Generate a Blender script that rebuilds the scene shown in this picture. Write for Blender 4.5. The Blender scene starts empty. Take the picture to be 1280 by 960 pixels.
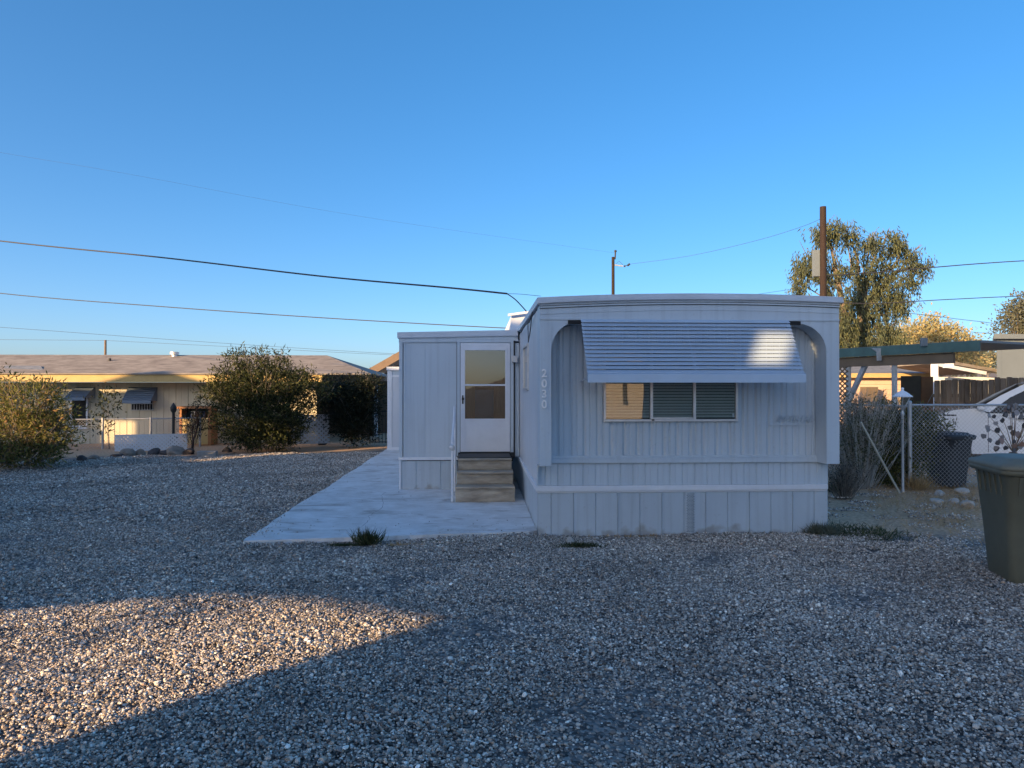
import bpy, bmesh, math, random
import numpy as np
from mathutils import Vector, Matrix
random.seed(7); rng = np.random.default_rng(7)
R = math.radians
S = bpy.context.scene; COL = S.collection
# ---------------------------------------------------------------- camera, world, sun, exposure
CAMZ = 1.8; YAW = R(2.73); F = 880.0
FW = Vector((math.sin(YAW), math.cos(YAW), 0)); RT = Vector((math.cos(YAW), -math.sin(YAW), 0))
cam = bpy.data.cameras.new('camera'); co = bpy.data.objects.new('camera', cam); COL.objects.link(co)
cam.sensor_width = 36; cam.lens = 36*F/1280; cam.clip_start = .05; cam.clip_end = 9000
co.location = (0, 0, CAMZ); co.rotation_euler = (R(90+.456), R(0), -YAW)
S.camera = co
SUN_AZ = 225.7; SUN_EL = 12.0          # azimuth clockwise from +Y
w = bpy.data.worlds.new('World'); S.world = w; w.use_nodes = True
nt = w.node_tree; nt.nodes.clear()
sky = nt.nodes.new('ShaderNodeTexSky'); sky.sky_type = 'NISHITA'; sky.sun_disc = False
sky.sun_elevation = R(SUN_EL); sky.sun_rotation = R(SUN_AZ)
sky.altitude = 300; sky.air_density = .6; sky.dust_density = 2.4; sky.ozone_density = 2.2
bg = nt.nodes.new('ShaderNodeBackground'); bg.inputs[1].default_value = .12
wo = nt.nodes.new('ShaderNodeOutputWorld')
v1_ = nt.nodes.new('ShaderNodeVectorMath'); v1_.operation = 'SCALE'; v1_.inputs[3].default_value = .15
gm_ = nt.nodes.new('ShaderNodeGamma'); gm_.inputs[1].default_value = .75
v2_ = nt.nodes.new('ShaderNodeVectorMath'); v2_.operation = 'SCALE'; v2_.inputs[3].default_value = 1/.15
hs_ = nt.nodes.new('ShaderNodeHueSaturation'); hs_.inputs['Saturation'].default_value = 1.43
for a_, b_ in ((sky.outputs[0], v1_.inputs[0]), (v1_.outputs[0], gm_.inputs[0]), (gm_.outputs[0], v2_.inputs[0]), (v2_.outputs[0], hs_.inputs['Color']), (hs_.outputs[0], bg.inputs[0])): nt.links.new(a_, b_)
nt.links.new(bg.outputs[0], wo.inputs[0])
sl = bpy.data.lights.new('sun', 'SUN'); sl.energy = 5.0; sl.angle = R(.5); sl.color = (1, .66, .33)
so = bpy.data.objects.new('sun', sl); COL.objects.link(so)
a = R(SUN_AZ); e = R(SUN_EL)
sd = Vector((math.sin(a)*math.cos(e), math.cos(a)*math.cos(e), math.sin(e)))
so.rotation_euler = sd.to_track_quat('Z', 'Y').to_euler(); so.location = sd*60
S.view_settings.view_transform = 'Standard'; S.view_settings.look = 'None'
S.view_settings.exposure = 1.08; S.view_settings.gamma = 1
S.cycles.max_bounces = 6; S.cycles.transparent_max_bounces = 12
S.cycles.use_denoising = True

# ---------------------------------------------------------------- helpers
def at(px, py, d):
    """photo pixel at distance d ahead -> world point"""
    p = FW*d + RT*((px-640)/F*d)
    return Vector((p.x, p.y, CAMZ + (487-py)/F*d))
def gd(px, py, z=0.0):
    return at(px, py, F*(CAMZ-z)/(py-487))
def tag(o, label=None, cat=None, group=None, kind=None):
    if label: o['label'] = label
    if cat: o['category'] = cat
    if group: o['group'] = group
    if kind: o['kind'] = kind
    return o
def empty(name, loc, label, cat, group=None):
    o = bpy.data.objects.new(name, None); COL.objects.link(o); o.location = loc
    o.empty_display_size = .1
    return tag(o, label, cat, group)
def rootloc(p):
    v = Vector((0, 0, 0))
    while p is not None:
        v += p.location; p = p.parent
    return v
class MB:
    def __init__(s): s.v = []; s.f = []; s.sm = []
    def add(s, vs, fs, smooth=False):
        n = len(s.v); s.v += [tuple(v) for v in vs]; s.f += [tuple(i+n for i in f) for f in fs]; s.sm += [smooth]*len(fs); return s
    def box(s, x0, x1, y0, y1, z0, z1):
        if x0 > x1: x0, x1 = x1, x0
        if y0 > y1: y0, y1 = y1, y0
        if z0 > z1: z0, z1 = z1, z0
        vs = [(x, y, z) for z in (z0, z1) for y in (y0, y1) for x in (x0, x1)]
        return s.add(vs, [(0, 2, 3, 1), (4, 5, 7, 6), (0, 1, 5, 4), (2, 6, 7, 3), (0, 4, 6, 2), (1, 3, 7, 5)])
    def bar(s, a, b, wx, wz, up=(0, 0, 1)):
        a = Vector(a); b = Vector(b); d = (b-a).normalized(); up = Vector(up)
        if abs(d.dot(up)) > .98: up = Vector((0, 1, 0))
        x = d.cross(up).normalized(); z = x.cross(d)
        vs = [p + x*i*wx/2 + z*j*wz/2 for p in (a, b) for i, j in ((-1, -1), (1, -1), (1, 1), (-1, 1))]
        return s.add(vs, [(3, 2, 1, 0), (4, 5, 6, 7), (0, 1, 5, 4), (1, 2, 6, 5), (2, 3, 7, 6), (3, 0, 4, 7)])
    def tube(s, pts, r, n=8, cap=True, smooth=True):
        pts = [Vector(p) for p in pts]; rs = r if isinstance(r, (list, tuple)) else [r]*len(pts)
        vs = []; up = None
        for i, p in enumerate(pts):
            d = (pts[min(i+1, len(pts)-1)] - pts[max(i-1, 0)]).normalized()
            if up is None: up = Vector((0, 0, 1)) if abs(d.z) < .9 else Vector((1, 0, 0))
            x = d.cross(up).normalized(); up = x.cross(d)
            vs += [p + (x*math.cos(2*math.pi*k/n) + up*math.sin(2*math.pi*k/n))*rs[i] for k in range(n)]
        fs = []
        for i in range(len(pts)-1):
            for k in range(n): fs.append((i*n+k, i*n+(k+1) % n, (i+1)*n+(k+1) % n, (i+1)*n+k))
        s.add(vs, fs, smooth)
        if cap:
            s.add(vs[:n][::-1], [tuple(range(n))]); s.add(vs[-n:], [tuple(range(n))])
        return s
    def lathe(s, c, prof, n=16, smooth=True):
        c = Vector(c); vs = [c + Vector((r*math.cos(2*math.pi*k/n), r*math.sin(2*math.pi*k/n), z)) for r, z in prof for k in range(n)]
        fs = [(i*n+k, i*n+(k+1) % n, (i+1)*n+(k+1) % n, (i+1)*n+k) for i in range(len(prof)-1) for k in range(n)]
        s.add(vs, fs, smooth)
        s.add(vs[:n][::-1], [tuple(range(n))]); return s.add(vs[-n:], [tuple(range(n))])
    def prism(s, prof, a0, a1, axis='X', smooth=False):
        """closed 2D polygon extruded along an axis. X: prof=(y,z); Y: prof=(x,z); Z: prof=(x,y)"""
        f = {'X': lambda p, t: (t, p[0], p[1]), 'Y': lambda p, t: (p[0], t, p[1]), 'Z': lambda p, t: (p[0], p[1], t)}[axis]
        n = len(prof); vs = [f(p, a0) for p in prof] + [f(p, a1) for p in prof]
        fs = [(i, (i+1) % n, (i+1) % n+n, i+n) for i in range(n)]
        s.add(vs, fs, smooth)
        s.add(vs[:n], [tuple(range(n))[::-1]]); return s.add(vs[n:], [tuple(range(n))])
    def xf(s, m): s.v = [tuple(m @ Vector(v)) for v in s.v]; return s
    def build(s, name, mat, parent=None, bevel=0, fix=True):
        me = bpy.data.meshes.new(name)
        if parent is not None: L = rootloc(parent)
        else:
            A = np.array(s.v); L = Vector(((A[:, 0].min()+A[:, 0].max())/2, (A[:, 1].min()+A[:, 1].max())/2, A[:, 2].min()))
        me.from_pydata([(v[0]-L.x, v[1]-L.y, v[2]-L.z) for v in s.v], [], s.f)
        me.polygons.foreach_set('use_smooth', s.sm)
        if fix:
            b = bmesh.new(); b.from_mesh(me); bmesh.ops.recalc_face_normals(b, faces=b.faces); b.to_mesh(me); b.free()
        me.materials.append(mat); me.update()
        o = bpy.data.objects.new(name, me); COL.objects.link(o)
        if parent is not None: o.parent = parent
        else: o.location = L
        if bevel:
            m = o.modifiers.new('bevel', 'BEVEL'); m.width = bevel; m.segments = 2; m.limit_method = 'ANGLE'
        return o
def npmesh(name, V, Fc, mat, parent=None, smooth=False):
    """V (n,3); Fc (m,k)"""
    me = bpy.data.meshes.new(name)
    L = rootloc(parent) if parent is not None else Vector(((V[:, 0].min()+V[:, 0].max())/2, (V[:, 1].min()+V[:, 1].max())/2, V[:, 2].min()))
    V = V - np.array(L); m, k = Fc.shape
    me.vertices.add(len(V)); me.vertices.foreach_set('co', V.astype(np.float32).ravel())
    me.loops.add(m*k); me.loops.foreach_set('vertex_index', Fc.astype(np.int32).ravel())
    me.polygons.add(m); me.polygons.foreach_set('loop_start', np.arange(0, m*k, k, dtype=np.int32))
    me.polygons.foreach_set('use_smooth', np.full(m, smooth)); me.update(calc_edges=True); me.materials.append(mat)
    o = bpy.data.objects.new(name, me); COL.objects.link(o)
    if parent is not None: o.parent = parent
    else: o.location = L
    return o
# ---------------------------------------------------------------- materials
def mat(name, col, rough=.6, metal=0, var=.12, vscale=3, bump=0, bscale=40, col2=None, spec=.5, stretch=None, coat=0, island=0, trans=0, grime=0):
    m = bpy.data.materials.new(name); m.use_nodes = True; t = m.node_tree; P = t.nodes['Principled BSDF']; N = t.nodes.new; Lk = t.links.new
    P.inputs['Roughness'].default_value = rough; P.inputs['Metallic'].default_value = metal
    P.inputs['Specular IOR Level'].default_value = spec; P.inputs['Coat Weight'].default_value = coat
    tc = N('ShaderNodeTexCoord'); mp = N('ShaderNodeMapping'); Lk(tc.outputs['Object'], mp.inputs[0])
    if stretch: mp.inputs['Scale'].default_value = stretch
    n1 = N('ShaderNodeTexNoise'); n1.inputs['Scale'].default_value = vscale; n1.inputs['Detail'].default_value = 8; n1.inputs['Roughness'].default_value = .6
    Lk(mp.outputs[0], n1.inputs[0])
    rp = N('ShaderNodeValToRGB'); rp.color_ramp.elements[0].position = .3; rp.color_ramp.elements[1].position = .7
    c2 = col2 or tuple(min(1, c*(1+var)) for c in col); c1 = col if col2 else tuple(c*(1-var) for c in col)
    rp.color_ramp.elements[0].color = (*c1, 1); rp.color_ramp.elements[1].color = (*c2, 1)
    Lk(n1.outputs[0], rp.inputs[0]); out = rp.outputs[0]
    if island:
        g = N('ShaderNodeNewGeometry'); mr = N('ShaderNodeMapRange'); mr.inputs[3].default_value = 1-island; mr.inputs[4].default_value = 1+island
        Lk(g.outputs['Random Per Island'], mr.inputs[0]); mx = N('ShaderNodeMix'); mx.data_type = 'RGBA'; mx.blend_type = 'MULTIPLY'; mx.inputs[0].default_value = 1
        cb = N('ShaderNodeCombineColor'); [Lk(mr.outputs[0], cb.inputs[i]) for i in range(3)]
        Lk(out, mx.inputs[6]); Lk(cb.outputs[0], mx.inputs[7]); out = mx.outputs[2]
    if grime:
        mg = N('ShaderNodeMapping'); mg.inputs['Scale'].default_value = (9, 9, .35); Lk(tc.outputs['Object'], mg.inputs[0])
        ng = N('ShaderNodeTexNoise'); ng.inputs['Scale'].default_value = 1.6; ng.inputs['Detail'].default_value = 9; Lk(mg.outputs[0], ng.inputs[0])
        r1 = N('ShaderNodeMapRange'); r1.inputs[1].default_value = .5; r1.inputs[2].default_value = .75; r1.inputs[3].default_value = 1; r1.inputs[4].default_value = 1-.30*grime; Lk(ng.outputs[0], r1.inputs[0])
        n5 = N('ShaderNodeTexNoise'); n5.inputs['Scale'].default_value = 22; n5.inputs['Detail'].default_value = 6; Lk(tc.outputs['Object'], n5.inputs[0])
        r5 = N('ShaderNodeMapRange'); r5.inputs[1].default_value = .62; r5.inputs[2].default_value = .72; r5.inputs[3].default_value = 1; r5.inputs[4].default_value = 1-.22*grime; Lk(n5.outputs[0], r5.inputs[0])
        m5 = N('ShaderNodeMath'); m5.operation = 'MULTIPLY'; Lk(r1.outputs[0], m5.inputs[0]); Lk(r5.outputs[0], m5.inputs[1])
        c5 = N('ShaderNodeCombineColor'); [Lk(m5.outputs[0], c5.inputs[i]) for i in range(3)]
        x5 = N('ShaderNodeMix'); x5.data_type = 'RGBA'; x5.blend_type = 'MULTIPLY'; x5.inputs[0].default_value = 1; Lk(out, x5.inputs[6]); Lk(c5.outputs[0], x5.inputs[7]); out = x5.outputs[2]
        # dirt splashed up the lowest hand's breadth of the wall
        gz = N('ShaderNodeNewGeometry'); sz = N('ShaderNodeSeparateXYZ'); Lk(gz.outputs['Position'], sz.inputs[0])
        nz = N('ShaderNodeTexNoise'); nz.inputs['Scale'].default_value = 5; nz.inputs['Detail'].default_value = 8; Lk(tc.outputs['Object'], nz.inputs[0])
        az = N('ShaderNodeMath'); az.operation = 'MULTIPLY_ADD'; az.inputs[1].default_value = .5; az.inputs[2].default_value = -.17; Lk(nz.outputs[0], az.inputs[0])
        rz_ = N('ShaderNodeMath'); rz_.operation = 'SUBTRACT'; Lk(az.outputs[0], rz_.inputs[0]); Lk(sz.outputs[2], rz_.inputs[1])
        cz_ = N('ShaderNodeMapRange'); cz_.inputs[1].default_value = 0; cz_.inputs[2].default_value = .08; cz_.inputs[4].default_value = .55; Lk(rz_.outputs[0], cz_.inputs[0])
        x6 = N('ShaderNodeMix'); x6.data_type = 'RGBA'; Lk(cz_.outputs[0], x6.inputs[0]); Lk(out, x6.inputs[6]); x6.inputs[7].default_value = (.22, .18, .14, 1); out = x6.outputs[2]
    Lk(out, P.inputs['Base Color'])
    if bump:
        nb = N('ShaderNodeTexNoise'); nb.inputs['Scale'].default_value = bscale; nb.inputs['Detail'].default_value = 6; Lk(mp.outputs[0], nb.inputs[0])
        bp = N('ShaderNodeBump'); bp.inputs['Strength'].default_value = bump; bp.inputs['Distance'].default_value = .01
        Lk(nb.outputs[0], bp.inputs['Height']); Lk(bp.outputs[0], P.inputs['Normal'])
    if trans:
        tr = N('ShaderNodeBsdfTranslucent'); Lk(out, tr.inputs[0]); ms = N('ShaderNodeMixShader'); ms.inputs[0].default_value = trans
        Lk(P.outputs[0], ms.inputs[1]); Lk(tr.outputs[0], ms.inputs[2]); Lk(ms.outputs[0], t.nodes['Material Output'].inputs[0])
    return m
def leafmat(name, cols, trans=.35):
    m = bpy.data.materials.new(name); m.use_nodes = True; t = m.node_tree; P = t.nodes['Principled BSDF']; N = t.nodes.new; Lk = t.links.new
    g = N('ShaderNodeNewGeometry'); rp = N('ShaderNodeValToRGB'); e = rp.color_ramp.elements
    for i, c in enumerate(cols):
        q = e[i] if i < 2 else e.new(1)
        q.position = i/(len(cols)-1)
    for i, c in enumerate(cols): e[i].color = (*c, 1)
    Lk(g.outputs['Random Per Island'], rp.inputs[0]); Lk(rp.outputs[0], P.inputs['Base Color'])
    P.inputs['Roughness'].default_value = .55; P.inputs['Specular IOR Level'].default_value = .3
    tr = N('ShaderNodeBsdfTranslucent'); Lk(rp.outputs[0], tr.inputs[0]); ms = N('ShaderNodeMixShader'); ms.inputs[0].default_value = trans
    Lk(P.outputs[0], ms.inputs[1]); Lk(tr.outputs[0], ms.inputs[2]); Lk(ms.outputs[0], t.nodes['Material Output'].inputs[0])
    return m
def glassmat(name, tint=(.8, .85, .85), refl=1.0, ior=1.5):
    m = bpy.data.materials.new(name); m.use_nodes = True; t = m.node_tree; N = t.nodes.new; Lk = t.links.new
    t.nodes.remove(t.nodes['Principled BSDF'])
    fr = N('ShaderNodeFresnel'); fr.inputs[0].default_value = ior
    mm = N('ShaderNodeMath'); mm.operation = 'MULTIPLY_ADD'; mm.inputs[1].default_value = 1.6*refl; mm.inputs[2].default_value = .03; Lk(fr.outputs[0], mm.inputs[0])
    tr = N('ShaderNodeBsdfTransparent'); tr.inputs[0].default_value = (*tint, 1)
    gl = N('ShaderNodeBsdfGlossy'); gl.inputs[1].default_value = .01
    tn = N('ShaderNodeTexNoise'); tn.inputs['Scale'].default_value = 1.3; bp = N('ShaderNodeBump'); bp.inputs['Strength'].default_value = .10; bp.inputs['Distance'].default_value = .02
    tc = N('ShaderNodeTexCoord'); Lk(tc.outputs['Object'], tn.inputs[0]); Lk(tn.outputs[0], bp.inputs['Height']); Lk(bp.outputs[0], gl.inputs['Normal'])
    ms = N('ShaderNodeMixShader'); Lk(mm.outputs[0], ms.inputs[0]); Lk(tr.outputs[0], ms.inputs[1]); Lk(gl.outputs[0], ms.inputs[2])
    Lk(ms.outputs[0], t.nodes['Material Output'].inputs[0]); return m
M = {}
M['paint'] = mat('grey_paint', (.53, .61, .68), .5, grime=.38, var=.05, vscale=1.3, bump=.45, bscale=3.2, stretch=(1, 1, .5))
M['paint_side'] = mat('grey_siding', (.58, .62, .68), .5, grime=.35, var=.05, vscale=1.3, bump=.4, bscale=3)
M['skirt'] = mat('skirting_paint', (.46, .54, .61), .5, grime=.5, var=.06, vscale=2, bump=.5, bscale=3.5, stretch=(1, 1, .6))
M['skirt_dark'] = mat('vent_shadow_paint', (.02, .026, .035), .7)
M['number'] = mat('number_white', (.92, .92, .92), .4)
M['white'] = mat('white_trim', (.72, .75, .80), .45, var=.05, vscale=5)
M['roofcap'] = mat('roof_cap_metal', (.58, .63, .70), .5, .1, var=.08, vscale=4)
M['awn_small'] = mat('small_awning_metal', (.15, .20, .27), .5, var=.08)
M['awn'] = mat('awning_metal', (.46, .57, .70), .4, .1, var=.05, vscale=3)
M['alu'] = mat('aluminium', (.62, .62, .62), .38, .6, var=.1, vscale=10)
M['galv'] = mat('galvanised_steel', (.45, .46, .47), .45, .55, var=.15, vscale=15)
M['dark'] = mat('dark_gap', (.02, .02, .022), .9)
M['black'] = mat('black_rubber', (.025, .025, .025), .6)
M['wire'] = mat('cable_black', (.05, .05, .055), .6)
M['blind'] = mat('blind_slats', (.78, .75, .70), .6, var=.06, vscale=6)
M['glass'] = glassmat('window_glass')
M['doorglass'] = glassmat('door_glass', (.55, .62, .66), 1.2)
M['carglass'] = glassmat('car_glass', (.10, .12, .12), .3)
M['curtain_tan'] = mat('tan_curtain', (.62, .36, .20), .9, var=.25, vscale=6, stretch=(8, 1, .4))
M['curtain_blue'] = mat('blue_curtain', (.10, .30, .40), .9, var=.3, vscale=6)
M['stepwood'] = mat('weathered_step', (.22, .19, .15), .85, vscale=5, col2=(.47, .42, .34), bump=.5, bscale=14, stretch=(.6, 1, 2.2))
M['pole'] = mat('creosote_wood', (.016, .010, .009), .9, vscale=4, col2=(.034, .019, .015), bump=.4, stretch=(6, 6, .6))
M['pole_grey'] = mat('grey_pole_wood', (.16, .12, .09), .9, vscale=4, bump=.3, stretch=(6, 6, .6))
M['yellow'] = mat('yellow_siding', (.62, .56, .41), .7, var=.08, vscale=2)
M['fascia'] = mat('ochre_fascia', (.50, .36, .15), .7, var=.12, vscale=3)
M['shingle'] = mat('brown_shingle', (.17, .145, .125), .9, vscale=2.2, col2=(.36, .32, .28), bump=.6, bscale=14, stretch=(1, 1, 6))
M['shingle_g'] = mat('grey_shingle', (.13, .15, .18), .9, vscale=6, col2=(.24, .26, .30), bump=.6, bscale=20)
M['barge'] = mat('tan_barge_board', (.17, .12, .085), .8, vscale=5, bump=.2)
M['redwood'] = mat('orange_wood', (.34, .15, .06), .75, vscale=5, bump=.3, stretch=(1, 1, 3))
M['fence'] = mat('fence_board', (.16, .11, .075), .85, vscale=6, col2=(.33, .24, .17), bump=.4, island=.35, stretch=(3, 3, .4))
M['brown'] = mat('brown_panel', (.13, .10, .07), .8, vscale=4)
M['pink'] = mat('peach_siding', (.58, .42, .32), .7, vscale=4, var=.06)
M['green'] = mat('green_fascia', (.055, .115, .11), .55, vscale=4, var=.2)
M['greymetal'] = mat('shed_metal', (.15, .18, .205), .6, vscale=2, var=.06)
M['bin'] = mat('olive_plastic', (.125, .122, .085), .55, var=.12, vscale=5, bump=.15, bscale=60)
M['binlid'] = mat('olive_lid', (.16, .155, .115), .6, var=.1, vscale=5, bump=.15, bscale=50)
M['bin2'] = mat('black_plastic', (.028, .03, .034), .5, var=.1, vscale=5)
M['carwhite'] = mat('white_car_paint', (.74, .75, .77), .25, var=.02, coat=.6)
M['bark'] = mat('pale_bark', (.10, .08, .06), .9, vscale=5, col2=(.24, .19, .14), bump=.6, bscale=12, stretch=(3, 3, .6))
M['twig'] = mat('grey_twig', (.14, .12, .10), .9, vscale=8, col2=(.25, .22, .18), island=.3)
M['screen'] = glassmat('windscreen_glass', (.1, .12, .12), .25)
M['lamp_glass'] = glassmat('lantern_glass', (.8, .85, .85), .8)
M['hill'] = mat('desert_hill', (.17, .15, .14), .95, vscale=.01, var=.2)
M['lattice'] = mat('white_lattice', (.72, .73, .75), .6, var=.06)
M['conc_block'] = mat('concrete_block', (.30, .29, .27), .9, vscale=8, bump=.4)
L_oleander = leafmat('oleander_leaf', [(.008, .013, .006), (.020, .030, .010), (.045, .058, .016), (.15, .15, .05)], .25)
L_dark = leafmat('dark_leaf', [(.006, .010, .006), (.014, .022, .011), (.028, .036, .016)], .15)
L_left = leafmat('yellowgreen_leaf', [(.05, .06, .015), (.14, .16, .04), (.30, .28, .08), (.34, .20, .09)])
L_euc = leafmat('eucalyptus_leaf', [(.05, .065, .05), (.10, .12, .08), (.14, .17, .09), (.21, .21, .095)], .4)
L_far = leafmat('autumn_leaf', [(.34, .36, .20), (.55, .50, .27), (.70, .52, .24)], .5)
L_grey = leafmat('grey_leaf', [(.10, .11, .08), (.18, .19, .13)], .35)
L_hedge = leafmat('hedge_leaf', [(.04, .05, .015), (.10, .11, .03), (.20, .17, .04)], .3)
L_hedgeg = leafmat('grey_green_leaf', [(.05, .06, .03), (.12, .13, .06), (.22, .20, .10)], .3)
L_weed = leafmat('weed_blade', [(.025, .04, .015), (.06, .075, .03), (.10, .10, .04)], .25)
L_dry = leafmat('dry_grass_blade', [(.38, .22, .10), (.55, .38, .18), (.28, .2, .11)], .3)

# ---------------------------------------------------------------- ground
def ground_mat():
    m = bpy.data.materials.new('ground_dirt_gravel'); m.use_nodes = True; t = m.node_tree; P = t.nodes['Principled BSDF']; N = t.nodes.new; Lk = t.links.new
    tc = N('ShaderNodeTexCoord')
    v = N('ShaderNodeTexVoronoi'); v.inputs['Scale'].default_value = 38; Lk(tc.outputs['Object'], v.inputs[0])
    rp = N('ShaderNodeValToRGB'); E = rp.color_ramp.elements
    E[0].color = (.05, .046, .044, 1); E[1].color = (.34, .31, .28, 1); q = E.new(.5); q.color = (.15, .135, .125, 1)
    sc = N('ShaderNodeSeparateColor'); Lk(v.outputs['Color'], sc.inputs[0]); Lk(sc.outputs[0], rp.inputs[0])
    n = N('ShaderNodeTexNoise'); n.inputs['Scale'].default_value = .25; n.inputs['Detail'].default_value = 5; Lk(tc.outputs['Object'], n.inputs[0])
    # bare brown dirt to the right of the home and along the shrubs
    sx = N('ShaderNodeSeparateXYZ'); Lk(tc.outputs['Object'], sx.inputs[0])
    n2 = N('ShaderNodeTexNoise'); n2.inputs['Scale'].default_value = .8; n2.inputs['Detail'].default_value = 6; Lk(tc.outputs['Object'], n2.inputs[0])
    def mth(op, a, b):
        k = N('ShaderNodeMath'); k.operation = op
        for i, q in enumerate((a, b)):
            if isinstance(q, (int, float)): k.inputs[i].default_value = q
            else: Lk(q, k.inputs[i])
        return k.outputs[0]
    nn = mth('MULTIPLY', mth('SUBTRACT', n2.outputs[0], .5), 3.0)
    a1 = mth('MINIMUM', mth('SUBTRACT', mth('ADD', sx.outputs[0], nn), 3.9), mth('SUBTRACT', mth('ADD', sx.outputs[1], nn), 8.2))
    a2 = mth('SUBTRACT', mth('ADD', sx.outputs[1], mth('ADD', nn, mth('MULTIPLY', sx.outputs[0], -.22))), 21.6)
    k = mth('MAXIMUM', a1, a2); cl = N('ShaderNodeClamp'); Lk(mth('MULTIPLY', mth('ADD', k, .3), 1.6), cl.inputs[0])
    n3 = N('ShaderNodeTexNoise'); n3.inputs['Scale'].default_value = 18; n3.inputs['Detail'].default_value = 8; Lk(tc.outputs['Object'], n3.inputs[0])
    r3 = N('ShaderNodeValToRGB'); r3.color_ramp.elements[0].position = .3; r3.color_ramp.elements[1].position = .7
    r3.color_ramp.elements[0].color = (.36, .22, .125, 1); r3.color_ramp.elements[1].color = (.74, .51, .33, 1); Lk(n3.outputs[0], r3.inputs[0])
    mx = N('ShaderNodeMix'); mx.data_type = 'RGBA'; Lk(cl.outputs[0], mx.inputs[0]); Lk(rp.outputs[0], mx.inputs[6]); Lk(r3.outputs[0], mx.inputs[7])
    Lk(mx.outputs[2], P.inputs['Base Color']); P.inputs['Roughness'].default_value = .95
    bp = N('ShaderNodeBump'); bp.inputs['Strength'].default_value = .9; bp.inputs['Distance'].default_value = .02; bp.invert = True
    Lk(v.outputs['Distance'], bp.inputs['Height']); Lk(bp.outputs[0], P.inputs['Normal']); return m
g = MB(); n = 3000
g.add([(-n, -n, 0), (n, -n, 0), (n, n, 0), (-n, n, 0)], [(0, 1, 2, 3)])
go = g.build('ground', ground_mat(), fix=False); go['kind'] = 'structure'

# patio slab
SLX0, SLX1 = -2.71, .722
def slab():
    m = bpy.data.materials.new('patio_concrete'); m.use_nodes = True; t = m.node_tree; P = t.nodes['Principled BSDF']; N = t.nodes.new; Lk = t.links.new
    tc = N('ShaderNodeTexCoord'); n1 = N('ShaderNodeTexNoise'); n1.inputs['Scale'].default_value = 2.6; n1.inputs['Detail'].default_value = 12; n1.inputs['Roughness'].default_value = .7; n1.inputs['Distortion'].default_value = .2
    Lk(tc.outputs['Object'], n1.inputs[0]); r = N('ShaderNodeValToRGB'); E = r.color_ramp.elements
    E[0].position = .3; E[0].color = (.54, .53, .515, 1); E[1].position = .62; E[1].color = (.74, .745, .75, 1)
    Lk(n1.outputs[0], r.inputs[0])
    mp = N('ShaderNodeMapping'); mp.inputs['Scale'].default_value = (.8, 1.7, 1); mp.inputs['Rotation'].default_value = (0, 0, .15); Lk(tc.outputs['Object'], mp.inputs[0])
    n2 = N('ShaderNodeTexNoise'); n2.inputs['Scale'].default_value = 1.5; n2.inputs['Detail'].default_value = 12; n2.inputs['Roughness'].default_value = .68; n2.inputs['Distortion'].default_value = .8; Lk(mp.outputs[0], n2.inputs[0])
    r2 = N('ShaderNodeValToRGB'); r2.color_ramp.elements[0].position = .53; r2.color_ramp.elements[1].position = .70
    r2.color_ramp.elements[0].color = (1, 1, 1, 1); r2.color_ramp.elements[1].color = (.42, .35, .30, 1); Lk(n2.outputs[0], r2.inputs[0])
    mx = N('ShaderNodeMix'); mx.data_type = 'RGBA'; mx.blend_type = 'MULTIPLY'; mx.inputs[0].default_value = .9; Lk(r.outputs[0], mx.inputs[6]); Lk(r2.outputs[0], mx.inputs[7])
    Lk(mx.outputs[2], P.inputs['Base Color']); P.inputs['Roughness'].default_value = .8
    n3 = N('ShaderNodeTexNoise'); n3.inputs['Scale'].default_value = 60; Lk(tc.outputs['Object'], n3.inputs[0])
    bp = N('ShaderNodeBump'); bp.inputs['Strength'].default_value = .3; bp.inputs['Distance'].default_value = .005; Lk(n3.outputs[0], bp.inputs['Height']); Lk(bp.outputs[0], P.inputs['Normal'])
    # irregular cast edge
    pts = []
    for i in range(40): f = i/40; pts.append((SLX0 + (SLX1-SLX0)*f, 8.28 + .40*f + random.uniform(-.012, .012)))
    pts += [(SLX1, 8.69), (SLX1, 24)]
    ys = np.linspace(24, 8.4, 110); off = 0
    for y in ys:
        off = off*.8 + random.uniform(-.012, .012); pts.append((SLX0 + off, y))
    s = MB().prism(pts, -.05, .055, 'Z').build('patio_slab', m, bevel=0); s['kind'] = 'structure'
slab()

# gravel stones, one stuff object that scatters clumps of stones
def ico():
    b = bmesh.new(); bmesh.ops.create_icosphere(b, subdivisions=1, radius=1); b.verts.ensure_lookup_table()
    V = np.array([v.co[:] for v in b.verts]); Fc = np.array([[v.index for v in f.verts] for f in b.faces]); b.free(); return V, Fc
IV, IF = ico()
b_ = bmesh.new(); bmesh.ops.create_icosphere(b_, subdivisions=2, radius=1); b_.verts.ensure_lookup_table()
IV2 = np.array([v.co[:] for v in b_.verts]); IF2 = np.array([[v.index for v in f.verts] for f in b_.faces]); b_.free()
def rotm(ax, ay, az):
    return np.array(Matrix.Rotation(az, 3, 'Z') @ Matrix.Rotation(ay, 3, 'Y') @ Matrix.Rotation(ax, 3, 'X'))
def stone(size, hi=False):
    V = (IV2 if hi else IV).copy()
    for _ in range(4):                          # planar chips make it angular
        d = rng.normal(size=3); d /= np.linalg.norm(d); h = rng.uniform(.55, .85); k = V @ d; over = np.maximum(k-h, 0); V -= over[:, None]*d
    V *= 1 + rng.uniform(-.12, .12, (len(V), 1))*(.4 if hi else 1)
    V *= np.array([1, rng.uniform(.6, .95), rng.uniform(.4, .7)])*size
    return V @ rotm(rng.uniform(-.5, .5), rng.uniform(-.5, .5), rng.uniform(0, 6.28)).T
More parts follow.
